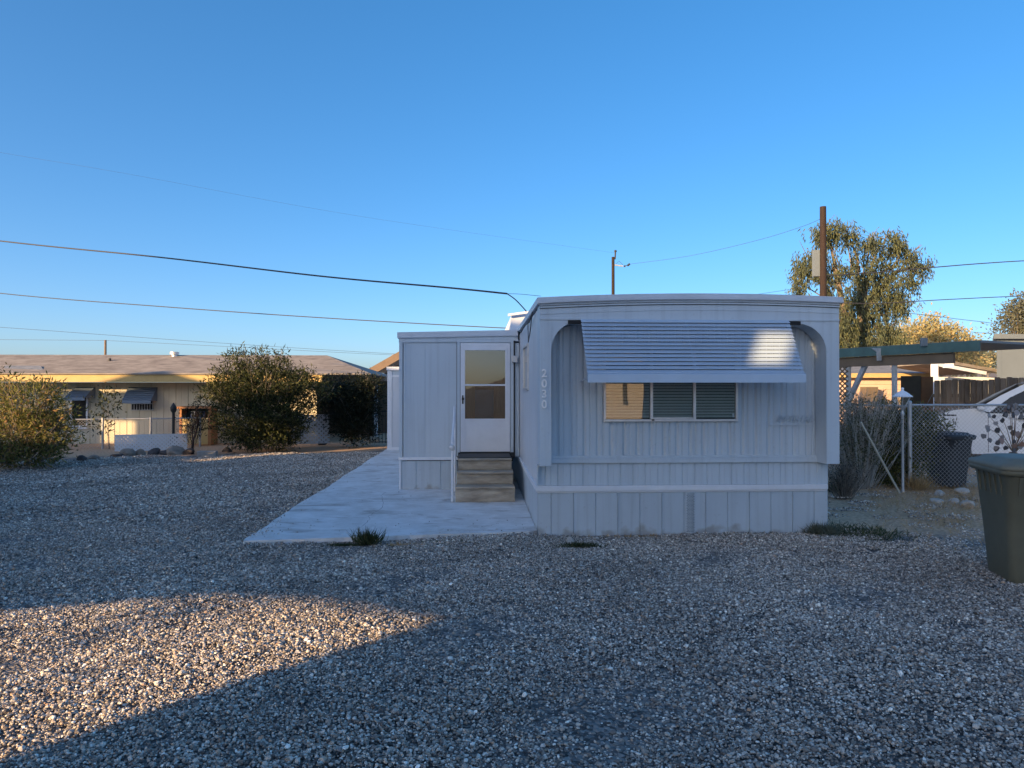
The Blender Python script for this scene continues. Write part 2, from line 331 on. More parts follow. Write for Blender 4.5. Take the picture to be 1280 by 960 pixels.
def gravel_mat():
    m = bpy.data.materials.new('gravel_stone'); m.use_nodes = True; t = m.node_tree; P = t.nodes['Principled BSDF']; N = t.nodes.new; Lk = t.links.new
    g = N('ShaderNodeNewGeometry'); oi = N('ShaderNodeObjectInfo'); ad = N('ShaderNodeMath'); ad.operation = 'ADD'; fr = N('ShaderNodeMath'); fr.operation = 'FRACT'
    Lk(g.outputs['Random Per Island'], ad.inputs[0]); Lk(oi.outputs['Random'], ad.inputs[1]); Lk(ad.outputs[0], fr.inputs[0])
    rp = N('ShaderNodeValToRGB'); E = rp.color_ramp.elements
    cs = [(0, (.055, .05, .05)), (.12, (.12, .11, .105)), (.35, (.17, .155, .14)), (.55, (.27, .25, .23)), (.7, (.40, .38, .355)), (.8, (.27, .19, .14)), (.88, (.50, .48, .45)), (.95, (.16, .16, .17)), (1, (.72, .70, .66))]
    while len(E) < len(cs): E.new(.5)
    for i, (p, c) in enumerate(cs): E[i].position = p; E[i].color = (*c, 1)
    Lk(fr.outputs[0], rp.inputs[0])
    tc = N('ShaderNodeTexCoord'); n = N('ShaderNodeTexNoise'); n.inputs['Scale'].default_value = 60; n.inputs['Detail'].default_value = 4; Lk(tc.outputs['Object'], n.inputs[0])
    mr = N('ShaderNodeMapRange'); mr.inputs[3].default_value = .7; mr.inputs[4].default_value = 1.3; Lk(n.outputs[0], mr.inputs[0])
    # broad patches of dust and darker stone
    n2 = N('ShaderNodeTexNoise'); n2.inputs['Scale'].default_value = .55; n2.inputs['Detail'].default_value = 5; Lk(g.outputs['Position'], n2.inputs[0])
    mr2 = N('ShaderNodeMapRange'); mr2.inputs[1].default_value = .3; mr2.inputs[2].default_value = .7; mr2.inputs[3].default_value = 1.35; mr2.inputs[4].default_value = 2.1; Lk(n2.outputs[0], mr2.inputs[0])
    mu = N('ShaderNodeMath'); mu.operation = 'MULTIPLY'; Lk(mr.outputs[0], mu.inputs[0]); Lk(mr2.outputs[0], mu.inputs[1])
    cb = N('ShaderNodeCombineColor')
    for i, f in enumerate((1.03, 1.0, .94)):
        k = N('ShaderNodeMath'); k.operation = 'MULTIPLY'; k.inputs[1].default_value = f; Lk(mu.outputs[0], k.inputs[0]); Lk(k.outputs[0], cb.inputs[i])
    mx = N('ShaderNodeMix'); mx.data_type = 'RGBA'; mx.blend_type = 'MULTIPLY'; mx.inputs[0].default_value = 1; Lk(rp.outputs[0], mx.inputs[6]); Lk(cb.outputs[0], mx.inputs[7])
    Lk(mx.outputs[2], P.inputs['Base Color']); P.inputs['Roughness'].default_value = .85; P.inputs['Specular IOR Level'].default_value = .3; return m
GM = gravel_mat()
def clump(i, rad, ns, s0, s1):
    Vs = []; Fs = []; k = 0
    for _ in range(ns):
        r = rad*math.sqrt(rng.uniform()); a = rng.uniform(0, 6.28); s = rng.uniform(s0, s1)*rng.choice([.55, .75, 1, 1, 1.2, 1.75], p=[.2, .2, .25, .2, .12, .03]); V = stone(s)
        V = V + np.array([r*math.cos(a), r*math.sin(a), s*rng.uniform(.05, .75)]); Vs.append(V); Fs.append(IF+k); k += len(V)
    V = np.vstack(Vs); Fc = np.vstack(Fs); me = bpy.data.meshes.new('gravel_clump'); me.from_pydata(V.tolist(), [], Fc.tolist()); me.materials.append(GM); me.update()
    return bpy.data.objects.new('gravel_clump', me)
def scatter(name, P, srcs, label, cat, kind='stuff', smin=.85, smax=1.2):
    coll = bpy.data.collections.new(name+'_sources'); [coll.objects.link(o) for o in srcs]
    me = bpy.data.meshes.new(name); me.from_pydata(P.tolist(), [], []); o = bpy.data.objects.new(name, me); COL.objects.link(o)
    ng = bpy.data.node_groups.new(name, 'GeometryNodeTree'); ng.interface.new_socket('Geometry', in_out='INPUT', socket_type='NodeSocketGeometry'); ng.interface.new_socket('Geometry', in_out='OUTPUT', socket_type='NodeSocketGeometry')
    N = ng.nodes.new; Lk = ng.links.new; gi = N('NodeGroupInput'); gn = N('NodeGroupOutput'); ci = N('GeometryNodeCollectionInfo'); ci.inputs[0].default_value = coll; ci.inputs[1].default_value = True; ci.inputs[2].default_value = True
    ip = N('GeometryNodeInstanceOnPoints'); ip.inputs['Pick Instance'].default_value = True
    rr = N('FunctionNodeRandomValue'); rr.data_type = 'FLOAT_VECTOR'; rr.inputs[0].default_value = (-.06, -.06, 0); rr.inputs[1].default_value = (.06, .06, 6.283)
    rs = N('FunctionNodeRandomValue'); rs.data_type = 'FLOAT'; rs.inputs[2].default_value = smin; rs.inputs[3].default_value = smax
    Lk(gi.outputs[0], ip.inputs['Points']); Lk(ci.outputs[0], ip.inputs['Instance']); Lk(rr.outputs[0], ip.inputs['Rotation']); Lk(rs.outputs[1], ip.inputs['Scale']); Lk(ip.outputs[0], gn.inputs[0])
    md = o.modifiers.new('scatter', 'NODES'); md.node_group = ng
    return tag(o, label, cat, kind=kind)
def grid_pts(sp, keep, d0, d1):
    out = []
    for x in np.arange(-20, 16, sp):
        for y in np.arange(1.5, 26, sp):
            px = x + random.uniform(-.35, .35)*sp; py = y + random.uniform(-.35, .35)*sp
            d = px*FW.x+py*FW.y; l = px*RT.x+py*RT.y
            if d0 < d <= d1 and abs(l) < .80*d + .9 and keep(px, py): out.append((px, py, .012+.012*math.sin(1.7*px+.9*py)+.010*math.sin(-2.6*px+3.1*py+1)))
    return np.array(out)
def wob(x, y): return .5*math.sin(1.3*x+.7*y)+.35*math.sin(2.9*x-1.9*y)
def keep(x, y):
    if SLX0+.05 < x < .75 and y > 8.30+.40*(x-SLX0)/3.43+.06: return False
    if .7 < x < 4.40 and y > 8.60: return False
    if x > 4.0 and y > 7.6 + .5*wob(x, y): return random.random() < max(.10, .75-.42*(y-7.6))
    if y > 21.0 + .22*x + .5*wob(x, y): return False
    return True
gp1 = grid_pts(.15, keep, 2.2, 9.5); gp2 = grid_pts(.19, keep, 9.5, 26)
scatter('gravel', gp1, [clump(i, .14, 150, .0058, .0120) for i in range(9)], 'loose angular grey and tan gravel covering the open yard', 'gravel')
scatter('gravel', gp2, [clump(i, .19, 85, .010, .017) for i in range(6)], 'finer looking grey gravel further back beside the long patio slab', 'gravel')
# stones kicked onto the slab, dead leaves on the yard
pts = []
for _ in range(260):
    x = random.uniform(SLX0+.02, .7); y = 8.45+.40*(x-SLX0)/3.43*0+abs(random.gauss(0, .5)) if random.random() < .6 else random.uniform(8.6, 20)
    if random.random() < .5: x = SLX0+abs(random.gauss(0, .12))
    if y > 12.3 and x > -1.4: continue
    if y < 8.32+.40*(x-SLX0)/3.43: continue
    pts.append((x, y, .058))
strays = [clump(0, .001, 1, .006, .012) for _ in range(6)]
scatter('stray_gravel', np.array(pts), strays, 'single gravel stones kicked onto the edge of the patio slab', 'gravel')
C_ = []; 
for _ in range(420):
    x = random.uniform(-9, 6.5); y = random.uniform(3, 17)
    if SLX0-.1 < x < 4.4 and y > 8.2: continue
    C_.append((x, y, .035))
M['dead'] = leafmat('dead_leaf', [(.10, .06, .03), (.22, .14, .07), (.06, .05, .04)], .1)
def litter():
    C = np.array(C_); n = len(C); D = np.stack([rng.normal(size=n), rng.normal(size=n), rng.normal(size=n)*.15], 1)
    D /= np.linalg.norm(D, axis=1)[:, None]; W = np.stack([-D[:, 1], D[:, 0], rng.normal(size=n)*.3], 1); Ls = rng.uniform(.02, .05, n)[:, None]
    V = np.stack([C, C+D*Ls*.5+W*Ls*.28, C+D*Ls, C+D*Ls*.5-W*Ls*.28], 1).reshape(-1, 3)
    tag(npmesh('dead_leaves', V, np.arange(4*n).reshape(n, 4), M['dead']), 'small brown dead leaves and bits blown over the gravel', 'leaf litter', kind='stuff')
litter()
# ---------------------------------------------------------------- mobile home
X0, X1, YW, YF, YE = .727, 4.375, 8.63, 8.345, 20.4      # side walls, front wall, front of the surround, rear
home = empty('mobile_home', ((X0+X1)/2, YW, 0), 'pale grey single-wide mobile home with a slatted window awning and arched front surround', 'mobile home')
def rib_profile(a0, a1, base, pitch, depth, gw=.012, alt=True):
    """points (along, out): flat bands with narrow V grooves"""
    pts = [(a0, base)]; x = a0 + pitch*.6; i = 0
    while x < a1 - .03:
        k = 1 if not alt or i % 2 == 0 else .45
        pts += [(x-gw*k, base), (x, base+depth*k), (x+gw*k, base)]; x += pitch*(1 if not alt else (.42 if i % 2 == 0 else .58)); i += 1
    pts.append((a1, base)); return pts
def panelY(mb, x0, x1, z0, z1, y, pitch, depth, back=.03, **k):      # faces -Y
    pr = rib_profile(x0, x1, y, pitch, depth, **k); pr = pr + [(x1, y+back), (x0, y+back)]
    return mb.prism(pr, z0, z1, 'Z')
def panelX(mb, y0, y1, z0, z1, x, pitch, depth, back=.03, **k):      # faces -X
    pr = [(x + q - 0, p) for p, q in rib_profile(y0, y1, 0, pitch, depth, **k)]; pr = pr + [(x+back, y1), (x+back, y0)]
    return mb.prism(pr, z0, z1, 'Z')
def ztop(x):                      # crowned front roofline
    f = (x-X0)/(X1-X0); return 2.893 + .028*f + .045*(1-(2*f-1)**2)
# front wall
fw = MB(); panelY(fw, X0+.002, X1-.002, .62, .905, YW, .155, .011, gw=.009)
panelY(fw, X0+.15, X1-.15, .905, 2.62, YW+.012, .165, .02, gw=.026)
fw.build('front_wall', M['paint'], home)
MB().box(X0+.14, X1-.13, YW-.035, YW+.01, .895, .955).box(X0+.14, X1-.13, YW-.02, YW+.01, .955, .985).build('bottom_rail', M['paint'], home, bevel=.006)
# surround: inverted U with rounded inner corners
xi0, xi1, zi = .868, 4.215, 2.60
outl = [(X0, .89)] + [(X0+(X1-X0)*i/24, ztop(X0+(X1-X0)*i/24)-.09) for i in range(25)] + [(X1, .90), (xi1, .90)]
for i in range(13):
    t = math.pi/2*i/12; outl.append((xi1-.36+.36*math.cos(t), zi-.34+.34*math.sin(t)))
for i in range(13):
    t = math.pi/2*(1+i/12); outl.append((xi0+.30+.30*math.cos(t), zi-.34+.34*math.sin(t)))
outl.append((xi0, .89))
def ring_prism(mb, pts, y0, y1):
    # triangulate the concave front properly through bmesh
    b = bmesh.new(); vs = [b.verts.new((p[0], y0, p[1])) for p in pts]; f = b.faces.new(vs); r = bmesh.ops.triangulate(b, faces=[f])
    b.verts.index_update(); tri = [tuple(v.index for v in q.verts) for q in b.faces]; b.free()
    n = len(pts); mb.add([(p[0], y0, p[1]) for p in pts] + [(p[0], y1, p[1]) for p in pts],
        tri + [tuple(i+n for i in q[::-1]) for q in tri] + [(i, (i+1) % n, (i+1) % n+n, i+n) for i in range(n)])
    return mb
ring_prism(MB(), outl, YF, YW+.002).build('front_surround', M['paint'], home)
# horizontal laps over the surround, dark strips painting their shadow lines, roof cap
def crown(mb, dz0, dz1, y0, y1, x0=X0, x1=X1, n=24):
    xs = [x0+(x1-x0)*i/n for i in range(n+1)]
    return mb.prism([(x, ztop(x)+dz0) for x in xs] + [(x, ztop(x)+dz1) for x in xs[::-1]], y0, y1, 'Y')
crown(MB(), -.132, -.126, YF-.009, YF+.02).build('lap_and_shadow_strip', M['skirt_dark'], home)  # dark strip painted as the shade line under the lap
crown(MB(), -.125, -.075, YF-.016, YF+.02).build('lap_and_shadow_strip', M['paint'], home)
crown(MB(), -.105, -.10, YF-.02, YF+.02).build('lap_and_shadow_strip', M['dark'], home)  # second painted shade line, across the lap
crown(MB(), -.20, -.185, YF-.006, YF+.02).build('lap_and_shadow_strip', M['paint'], home)
MB().box(X0, X1, YF-.010, YF+.02, 2.632, 2.652).build('lap_and_shadow_strip', M['paint'], home)
roof = crown(MB(), -.075, .0, YF-.04, YE, X0-.03, X1+.03).build('roof', M['roofcap'], home)
crown(MB(), -.07, -.035, YF-.052, YF-.04, X0-.03, X1+.03).build('roof_edge', M['roofcap'], roof)
# side walls, rear
sw = MB(); panelX(sw, YW+.005, YE, .62, 2.78, X0, .40, .006)
sw.box(X0+.001, X0+.05, YF+.02, YW+.02, .89, 2.76)
sw.build('side_wall', M['paint_side'], home)
MB().box(X1-.05, X1-.002, YW+.01, YE, .1, 2.86).box(X0+.06, X1-.06, YE-.05, YE, .1, 2.8).build('rear_wall', M['paint'], home)
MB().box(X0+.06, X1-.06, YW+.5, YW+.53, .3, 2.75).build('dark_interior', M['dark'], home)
# skirting and trim
sk = MB(); panelY(sk, X0+.002, X1-.015, -.02, .55, YW-.004, .275, .012, alt=False, gw=.006); sk.build('skirting', M['skirt'], home)
# every other skirting sheet laps over its neighbour
x = X0+.165+.275
while x < X1-.3: MB().box(x+.004, x+.016, YW-.012, YW-.003, 0, .55).build('skirting_lap', M['skirt'], home); x += .55
sk = MB(); panelX(sk, YW, YE, -.02, .55, X0+.002, .275, .012, alt=False, gw=.006); sk.build('side_skirting', M['skirt'], home)
MB().box(X0-.025, X1-.015, YW-.035, YW+.01, .552, .618).box(X0-.012, X1-.02, YW-.02, YW+.01, .53, .552).build('skirting_trim', M['white'], home, bevel=.008)
MB().box(X0-.025, X0+.01, YW+.012, 12.33, .552, .618).build('side_trim', M['white'], home, bevel=.006)
sc_ = MB(); x = X0+.165
while x < X1-.05:
    for z in (.06, .30, .50): sc_.lathe((x+.02, YW-.004, z), [(.0045, 0), (.0045, .006)], 5)
    x += .275
sc_.build('fasteners', M['galv'], home)['kind'] = 'stuff'
# perforated vent in the skirting
vx = at(862, 640, 8.75).x; v = MB(); v.box(vx-.055, vx+.055, YW-.014, YW-.006, .02, .53)
vent = v.build('skirting_vent', M['skirt'], home)
v = MB()
for r in range(30):
    for c in range(4):
        zz = .04+r*.016; xx = vx-.045+c*.024+(.012 if r % 2 else 0); v.box(xx, xx+.011, YW-.0165, YW-.0142, zz, zz+.008)
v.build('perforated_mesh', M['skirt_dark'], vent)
def crack(pts, w0):
    mb = MB(); P = [Vector((x, y, .0562)) for x, y in pts]
    for a_, b_ in zip(P, P[1:]):
        d = (b_-a_).normalized(); n_ = Vector((-d.y, d.x, 0))*w0*random.uniform(.5, 1.3)
        mb.add([a_-n_, a_+n_, b_+n_, b_-n_], [(0, 3, 2, 1)])
    return mb
ck = []; x, y = -2.6, 10.9
while x < .66: ck.append((x, y)); x += random.uniform(.05, .14); y += random.uniform(-.03, .05)
o = crack(ck, .003).build('slab_crack', M['dark'], None, fix=False); o['kind'] = 'structure'
ck = []; x, y = -1.5, 8.45
while y < 12.2: ck.append((x, y)); y += random.uniform(.06, .18); x += random.uniform(-.04, .035)
o = crack(ck, .002).build('slab_crack', M['dark'], None, fix=False); o['kind'] = 'structure'
# small corner step seen below the left wing
MB().box(X0-.012, X0+.09, YW-.06, YW-.002, .86, .885).box(X0-.012, X0+.004, YW-.06, YW-.002, .64, .86).build('corner_post', M['paint'], home)
def text_mesh(name, body, size, loc, m, parent, ext=.004, bev=0.0, shear=0):
    c = bpy.data.curves.new(name, 'FONT'); c.body = body; c.size = size; c.extrude = ext; c.bevel_depth = bev; c.shear = shear; c.align_x = 'CENTER'; c.align_y = 'CENTER'
    t = bpy.data.objects.new(name+'_curve', c); COL.objects.link(t); bpy.context.view_layer.update(); me = bpy.data.meshes.new_from_object(t); me.name = name
    bpy.data.objects.remove(t); bpy.data.curves.remove(c); me.materials.clear(); me.materials.append(m)
    o = bpy.data.objects.new(name, me); COL.objects.link(o); o.parent = parent; o.location = Vector(loc)-rootloc(parent); o.rotation_euler = (R(90), 0, 0); return o
# house numbers
for i, ch in enumerate('2030'):
    p = at(680.5, 467+i*13, 8.35); text_mesh('house_number', ch, .13, (p.x, YF-.010, p.z), M['number'], home, .008, .003)
# raised nameplate lettering on the ribs
p = at(993, 524, 8.78)
for i, ch in enumerate('IMPERIAL'): text_mesh('raised_letter', ch, .12, (p.x-.215+.061*i, YW-.004, p.z), M['skirt'], home, .006, 0, .35)
zp = at(990, 531, 8.78).z
MB().box(at(963, 531, 8.78).x, at(1016, 531, 8.78).x, YW-.012, YW+.012, zp-.008, zp+.004).build('raised_line', M['paint'], home)
# front window
wx0, wx1 = at(755, 500, 8.64).x, at(925.5, 500, 8.66).x; wz0, wz1 = 1.405, 2.36
yw = YW
fr = MB()
fr.box(wx0, wx1, yw-.035, yw+.03, wz0-.0, wz0+.03).box(wx0, wx1, yw-.035, yw+.03, wz1-.03, wz1)
fr.box(wx0, wx0+.028, yw-.034, yw+.03, wz0+.03, wz1-.03).box(wx1-.028, wx1, yw-.034, yw+.03, wz0+.03, wz1-.03)
mx = [at(816, 500, 8.64).x, at(870.5, 500, 8.65).x]
for q in mx: fr.box(q-.018, q+.018, yw-.03, yw+.03, wz0+.03, wz1-.03)
fr.box(mx[0]+.018, mx[1]-.018, yw-.026, yw+.02, wz0+.03, wz0+.052)
win = fr.build('front_window', M['alu'], home, bevel=.003)
MB().box(wx0+.03, wx1-.03, yw-.013, yw-.010, wz0+.032, wz1-.032).build('window_glass', M['glass'], win)
bl = MB(); z = wz0+.05
while z < wz1-.03:
    for q0, q1 in ((wx0+.03, mx[0]-.02), (mx[0]+.02, mx[1]-.02), (mx[1]+.02, wx1-.03)):
        ya = yw-.004; bl.add([(q0, ya, z), (q1, ya, z), (q1, ya+.011, z+.0275), (q0, ya+.011, z+.0275)], [(0, 1, 2, 3)])
    z += .036
bl.build('blinds', M['blind'], win, fix=False)
MB().box(wx0+.02, wx1-.02, yw+.010, yw+.0105, wz0+.02, wz1-.02).build('blind_backing', M['dark'], win)
hn = at(818, 523, 8.64); MB().box(hn.x-.022, hn.x+.01, yw-.045, yw-.036, wz0+.012, wz0+.03).build('latch', M['black'], win)
hn = at(921, 515, 8.64); MB().box(hn.x-.012, hn.x+.012, yw-.012, yw-.004, wz0+.05, wz0+.10).build('latch', M['white'], win)
# side window
swn = MB(); y0, y1, z0, z1 = 10.12, 11.02, 1.79, 2.47
swn.box(X0-.03, X0+.02, y0, y1, z0, z0+.03).box(X0-.03, X0+.02, y0, y1, z1-.03, z1).box(X0-.03, X0+.02, y0, y0+.03, z0+.03, z1-.03).box(X0-.03, X0+.02, y1-.03, y1, z0+.03, z1-.03)
s2 = swn.build('side_window', M['alu'], home); MB().box(X0-.012, X0-.009, y0+.03, y1-.03, z0+.03, z1-.03).build('window_glass', M['doorglass'], s2)
# awning
aw = empty('window_awning', (2.48, YF, 2.64), 'slatted blue-grey metal awning over the wide front window of the pale home', 'awning')
AT, AB = (YF-.02, 2.64), (YF-.36, 1.985); ax0, ax1 = 1.215, 3.735; ns = 14
sx0, sx1 = 1.243, 3.765
for i in range(ns):
    t0, t1 = i/ns, (i+1)/ns; ya, za = AT[0]+(AB[0]-AT[0])*t0, AT[1]+(AB[1]-AT[1])*t0; yb, zb = AT[0]+(AB[0]-AT[0])*t1, AT[1]+(AB[1]-AT[1])*t1
    # each slat: a shallow curved pan whose lower lip stands proud of the next one
    xo = (sx0-ax0)*t0
    pr = [(ya+.012, za-.002), (ya-.010, za-.004), (ya-.022, za-.018), (yb-.030, zb+.012), (yb-.030, zb+.004), (yb-.018, zb+.010), (ya+.004, za-.016)]
    MB().prism(pr, ax0+xo, ax1+xo, 'X').build('slat', M['awn'], aw)
lip = MB().prism([(AB[0]-.02, AB[1]+.006), (AB[0]-.05, AB[1]-.01), (AB[0]-.052, AB[1]-.105), (AB[0]-.046, AB[1]-.105), (AB[0]-.044, AB[1]-.016), (AB[0]-.01, AB[1]-.004)], sx0-.005, sx1+.005, 'X')
lip.box(sx0-.005, sx0, AB[0]-.05, AB[0], AB[1]-.1, AB[1]).box(sx1, sx1+.005, AB[0]-.05, AB[0], AB[1]-.1, AB[1])
lip.build('lower_lip', M['awn'], aw)
for xx in (ax0+.02, (ax0+ax1)/2, ax1-.02):
    MB().bar((xx, YF-.03, 2.60), (xx+.028, AB[0]-.015, AB[1]-.02), .02, .02).build('rafter', M['awn'], aw)
    MB().bar((xx+.02, AB[0]-.01, AB[1]-.04), (xx+.02, YW-.03, 1.9), .012, .012).build('brace', M['awn'], aw)
for s_, xx in ((-1, ax0-.07), (1, ax1+.07)):
    MB().box(xx-.08, xx+.08, YF-.03, YF-.002, 2.58, 2.625).build('mounting_bracket', M['dark'], aw)
# raised roof-over behind
ro = MB().prism([(.60, 2.90), (.62, 3.20), (2.5, 3.46), (4.40, 3.24), (4.42, 2.90)], 13.2, 20.2, 'Y').build('roof_over', M['roofcap'], home)
MB().prism([(.55, 3.17), (.55, 3.215), (2.5, 3.49), (4.47, 3.265), (4.47, 3.22), (2.5, 3.45)], 13.1, 13.16, 'Y').build('roof_edge', M['roofcap'], ro)
# cable clipped along the side under the roof edge
pts = [(X0-.04, 8.9, 2.78), (X0-.05, 9.4, 2.70), (X0-.05, 10.2, 2.74), (X0-.06, 11.0, 2.70), (X0-.05, 11.9, 2.79), (X0-.04, 12.3, 2.81)]
MB().tube(pts, .010, 6).build('side_cable', M['wire'], home)
MB().tube([(X0-.03, 9.15, 2.79), (X0-.045, 9.2, 2.6), (X0-.045, 9.6, 2.45), (X0-.03, 9.9, 2.74)], .007, 6).build('side_cable', M['wire'], home)

# ---------------------------------------------------------------- side addition (porch room)
AY, AX0 = 12.40, -1.385
ann = empty('side_addition', ((AX0+X0)/2, AY, 0), 'boxy grey flat-roofed side room joined to the left of the home', 'side room')
aw_ = MB(); dx0, dx1, dz0, dz1 = -.335, .575, .68, 2.62
panelY(aw_, AX0+.08, dx0-.05, .62, 2.62, AY, .62, .006, alt=False, gw=.004)
aw_.box(dx0-.05, X0-.01, AY+.002, AY+.03, dz1+.03, 2.68).box(dx1+.05, X0-.01, AY+.001, AY+.03, .62, 2.62)
aw_.box(AX0+.08, dx0-.05, AY+.003, AY+.03, 2.62, 2.68).build('front_wall', M['paint'], ann)
cp = MB(); cp.box(AX0, AX0+.06, AY-.02, AY+.04, .62, 2.66).box(AX0+.075, AX0+.11, AY-.012, AY, .62, 2.66).box(AX0+.17, AX0+.19, AY-.008, AY, .62, 2.66)
cp.build('corner_trim', M['paint'], ann)
MB().box(AX0+.002, AX0+.05, AY+.04, 20.3, .1, 2.66).build('side_wall', M['paint'], ann)
sk = MB(); panelY(sk, AX0+.04, dx0-.04, .04, .55, AY+.01, .43, .012, alt=False, gw=.01); sk.build('skirting', M['skirt'], ann)
MB().box(AX0-.01, dx0-.02, AY-.025, AY+.01, .565, .62).box(AX0, AX0+.035, AY-.012, AY+.02, .055, .565).build('skirting_trim', M['white'], ann, bevel=.006)
r_ = MB().prism([(AX0-.03, 2.70), (AX0-.03, 2.80), (X0-.03, 2.85), (X0-.03, 2.75)], AY-.05, 20.5, 'Y').build('roof', M['roofcap'], ann)
MB().prism([(AX0-.005, 2.62), (AX0-.005, 2.70), (X0-.03, 2.75), (X0-.03, 2.66)], AY-.022, AY+.03, 'Y').build('fascia', M['paint'], ann)
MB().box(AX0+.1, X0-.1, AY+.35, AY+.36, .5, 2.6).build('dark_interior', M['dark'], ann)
# storm door
dr = MB(); y0, y1 = AY-.035, AY-.005
gx0, gx1, gz0, gz1 = -.235, .47, 1.29, 2.49
dr.box(dx0+.02, gx0, y0, y1, dz0+.03, dz1).box(gx1, dx1-.02, y0, y1, dz0+.03, dz1).box(gx0, gx1, y0+.0005, y1, dz0+.03, gz0).box(gx0, gx1, y0+.0005, y1, gz1, dz1)
dr.box(gx0, gx1, y0+.004, y1, 1.865, 1.895)
door = dr.build('storm_door', M['white'], ann, bevel=.004)
ft = MB(); k = .035
ft.box(gx0-k, gx0, y0-.008, y0-.0005, gz0-k, gz1+k).box(gx1, gx1+k, y0-.008, y0-.0005, gz0-k, gz1+k).box(gx0, gx1, y0-.0075, y0-.0005, gz0-k, gz0).box(gx0, gx1, y0-.0075, y0-.0005, gz1, gz1+k)
ft.build('glazing_frame', M['white'], door, bevel=.002)
MB().box(gx0, gx1, y0+.012, y0+.015, gz0, gz1).build('door_glass', M['doorglass'], door)
cu = MB()
for x_0, x_1, nm in ((gx0, gx0+.17, 'curtain_tan'), (gx1-.2, gx1, 'curtain_tan')):
    c_ = MB(); n = 16; vs = []; fs = []
    for i in range(n+1):
        xx = x_0+(x_1-x_0)*i/n; yy = AY+.10+.012*math.sin(i*1.9)
        vs += [(xx, yy, gz0-.05), (xx, yy, 1.86)]
    c_.add(vs, [(2*i, 2*i+2, 2*i+3, 2*i+1) for i in range(n)], True).build('curtain', M[nm], door, fix=False)
MB().box(gx0, gx1, AY+.13, AY+.135, gz0-.05, 1.80).build('inner_curtain', M['curtain_blue'], door)
MB().box(dx0+.045, dx0+.085, y0-.05, y0-.004, 1.62, 1.66).box(dx0+.05, dx0+.075, y0-.055, y0-.045, 1.55, 1.70).build('door_handle', M['black'], door)
jb = MB(); jb.box(dx0-.04, dx0+.012, AY-.03, AY+.02, dz0-.05, dz1+.04).box(dx1-.012, dx1+.05, AY-.028, AY+.02, dz0-.05, dz1+.04).box(dx0+.012, dx1-.012, AY-.026, AY+.02, dz1+.008, dz1+.04)
jb.build('door_frame', M['paint'], ann, bevel=.003)
MB().box(dx0-.03, dx1+.06, AY-.075, AY+.01, .60, .64).box(dx0-.02, dx1+.05, AY-.05, AY+.01, .64, .70).build('door_sill', M['black'], ann)
pl = at(642.5, 449, 12.35); MB().box(pl.x-.04, pl.x+.06, AY-.13, AY+.0, pl.z-.06, pl.z+.06).build('porch_light', M['alu'], ann, bevel=.01)
MB().box(X0-.11, X0-.085, AY-.03, AY+.02, .62, 2.66).build('corner_trim', M['dark'], ann)
# ---------------------------------------------------------------- steps + handrail
st = empty('entry_steps', (.11, 11.3, .055), 'weathered three-tread tan wooden entry steps below the white storm door', 'steps')
tx0, tx1 = -.355, .565
for i, (yf, z0, z1) in enumerate(((10.93, .056, .295), (11.22, .297, .49), (11.50, .492, .675))):
    s = MB().box(tx0+.012*i, tx1-.012*i, yf+.012, 12.32, z0, z1-.035).build('riser', M['stepwood'], st, bevel=.008)
    MB().box(tx0+.012*i-.005, tx1-.012*i+.005, yf-.01, 12.32 if i == 2 else yf+.33, z1-.034, z1).build('tread', M['stepwood'], st, bevel=.01)
MB().box(tx0+.03, tx1-.03, 11.56, 12.3, .676, .688).build('door_mat', M['black'], st)
hr = empty('handrail', (-.40, 10.95, .055), 'slim white metal handrail along the left edge of the entry steps', 'handrail')
hx = -.405
MB().tube([(hx, 10.97, .055), (hx, 10.97, .98)], .018, 8).build('post', M['white'], hr)
MB().tube([(hx, 12.2, .055), (hx, 12.2, 1.50)], .018, 8).build('post', M['white'], hr)
MB().bar((hx-.005, 10.88, .90), (hx-.005, 12.25, 1.50), .035, .045).build('rail', M['white'], hr, bevel=.006)
MB().lathe((hx, 10.88, .86), [(.03, 0), (.042, .02), (.042, .06), (.03, .08)], 10).build('end_knob', M['alu'], hr)
MB().box(hx-.03, hx+.03, 10.93, 11.01, .056, .066).build('foot_plate', M['galv'], hr)

# shed / rear screen at the far end of the slab
sh = empty('garden_shed', (-1.9, 20.6, 0), 'small grey shed with bright white corner boards at the far end of the patio slab', 'shed')
b0 = at(485, 460, 20.5).x
MB().box(b0+.05, -1.3, 20.53, 22, .055, 2.36).build('wall', M['paint'], sh)
MB().box(b0, b0+.13, 20.5, 20.6, .056, 2.43).box(b0+.13, -1.3, 20.505, 20.6, 2.16, 2.22).box(b0+.13, -1.3, 20.505, 20.6, .056, .14).build('corner_board', M['white'], sh)
MB().box(b0-.02, -1.2, 20.45, 22.1, 2.36, 2.46).build('roof', M['white'], sh)
MB().box(b0+.14, -1.35, 20.51, 20.53, .15, 2.15).build('door', M['paint_side'], sh)

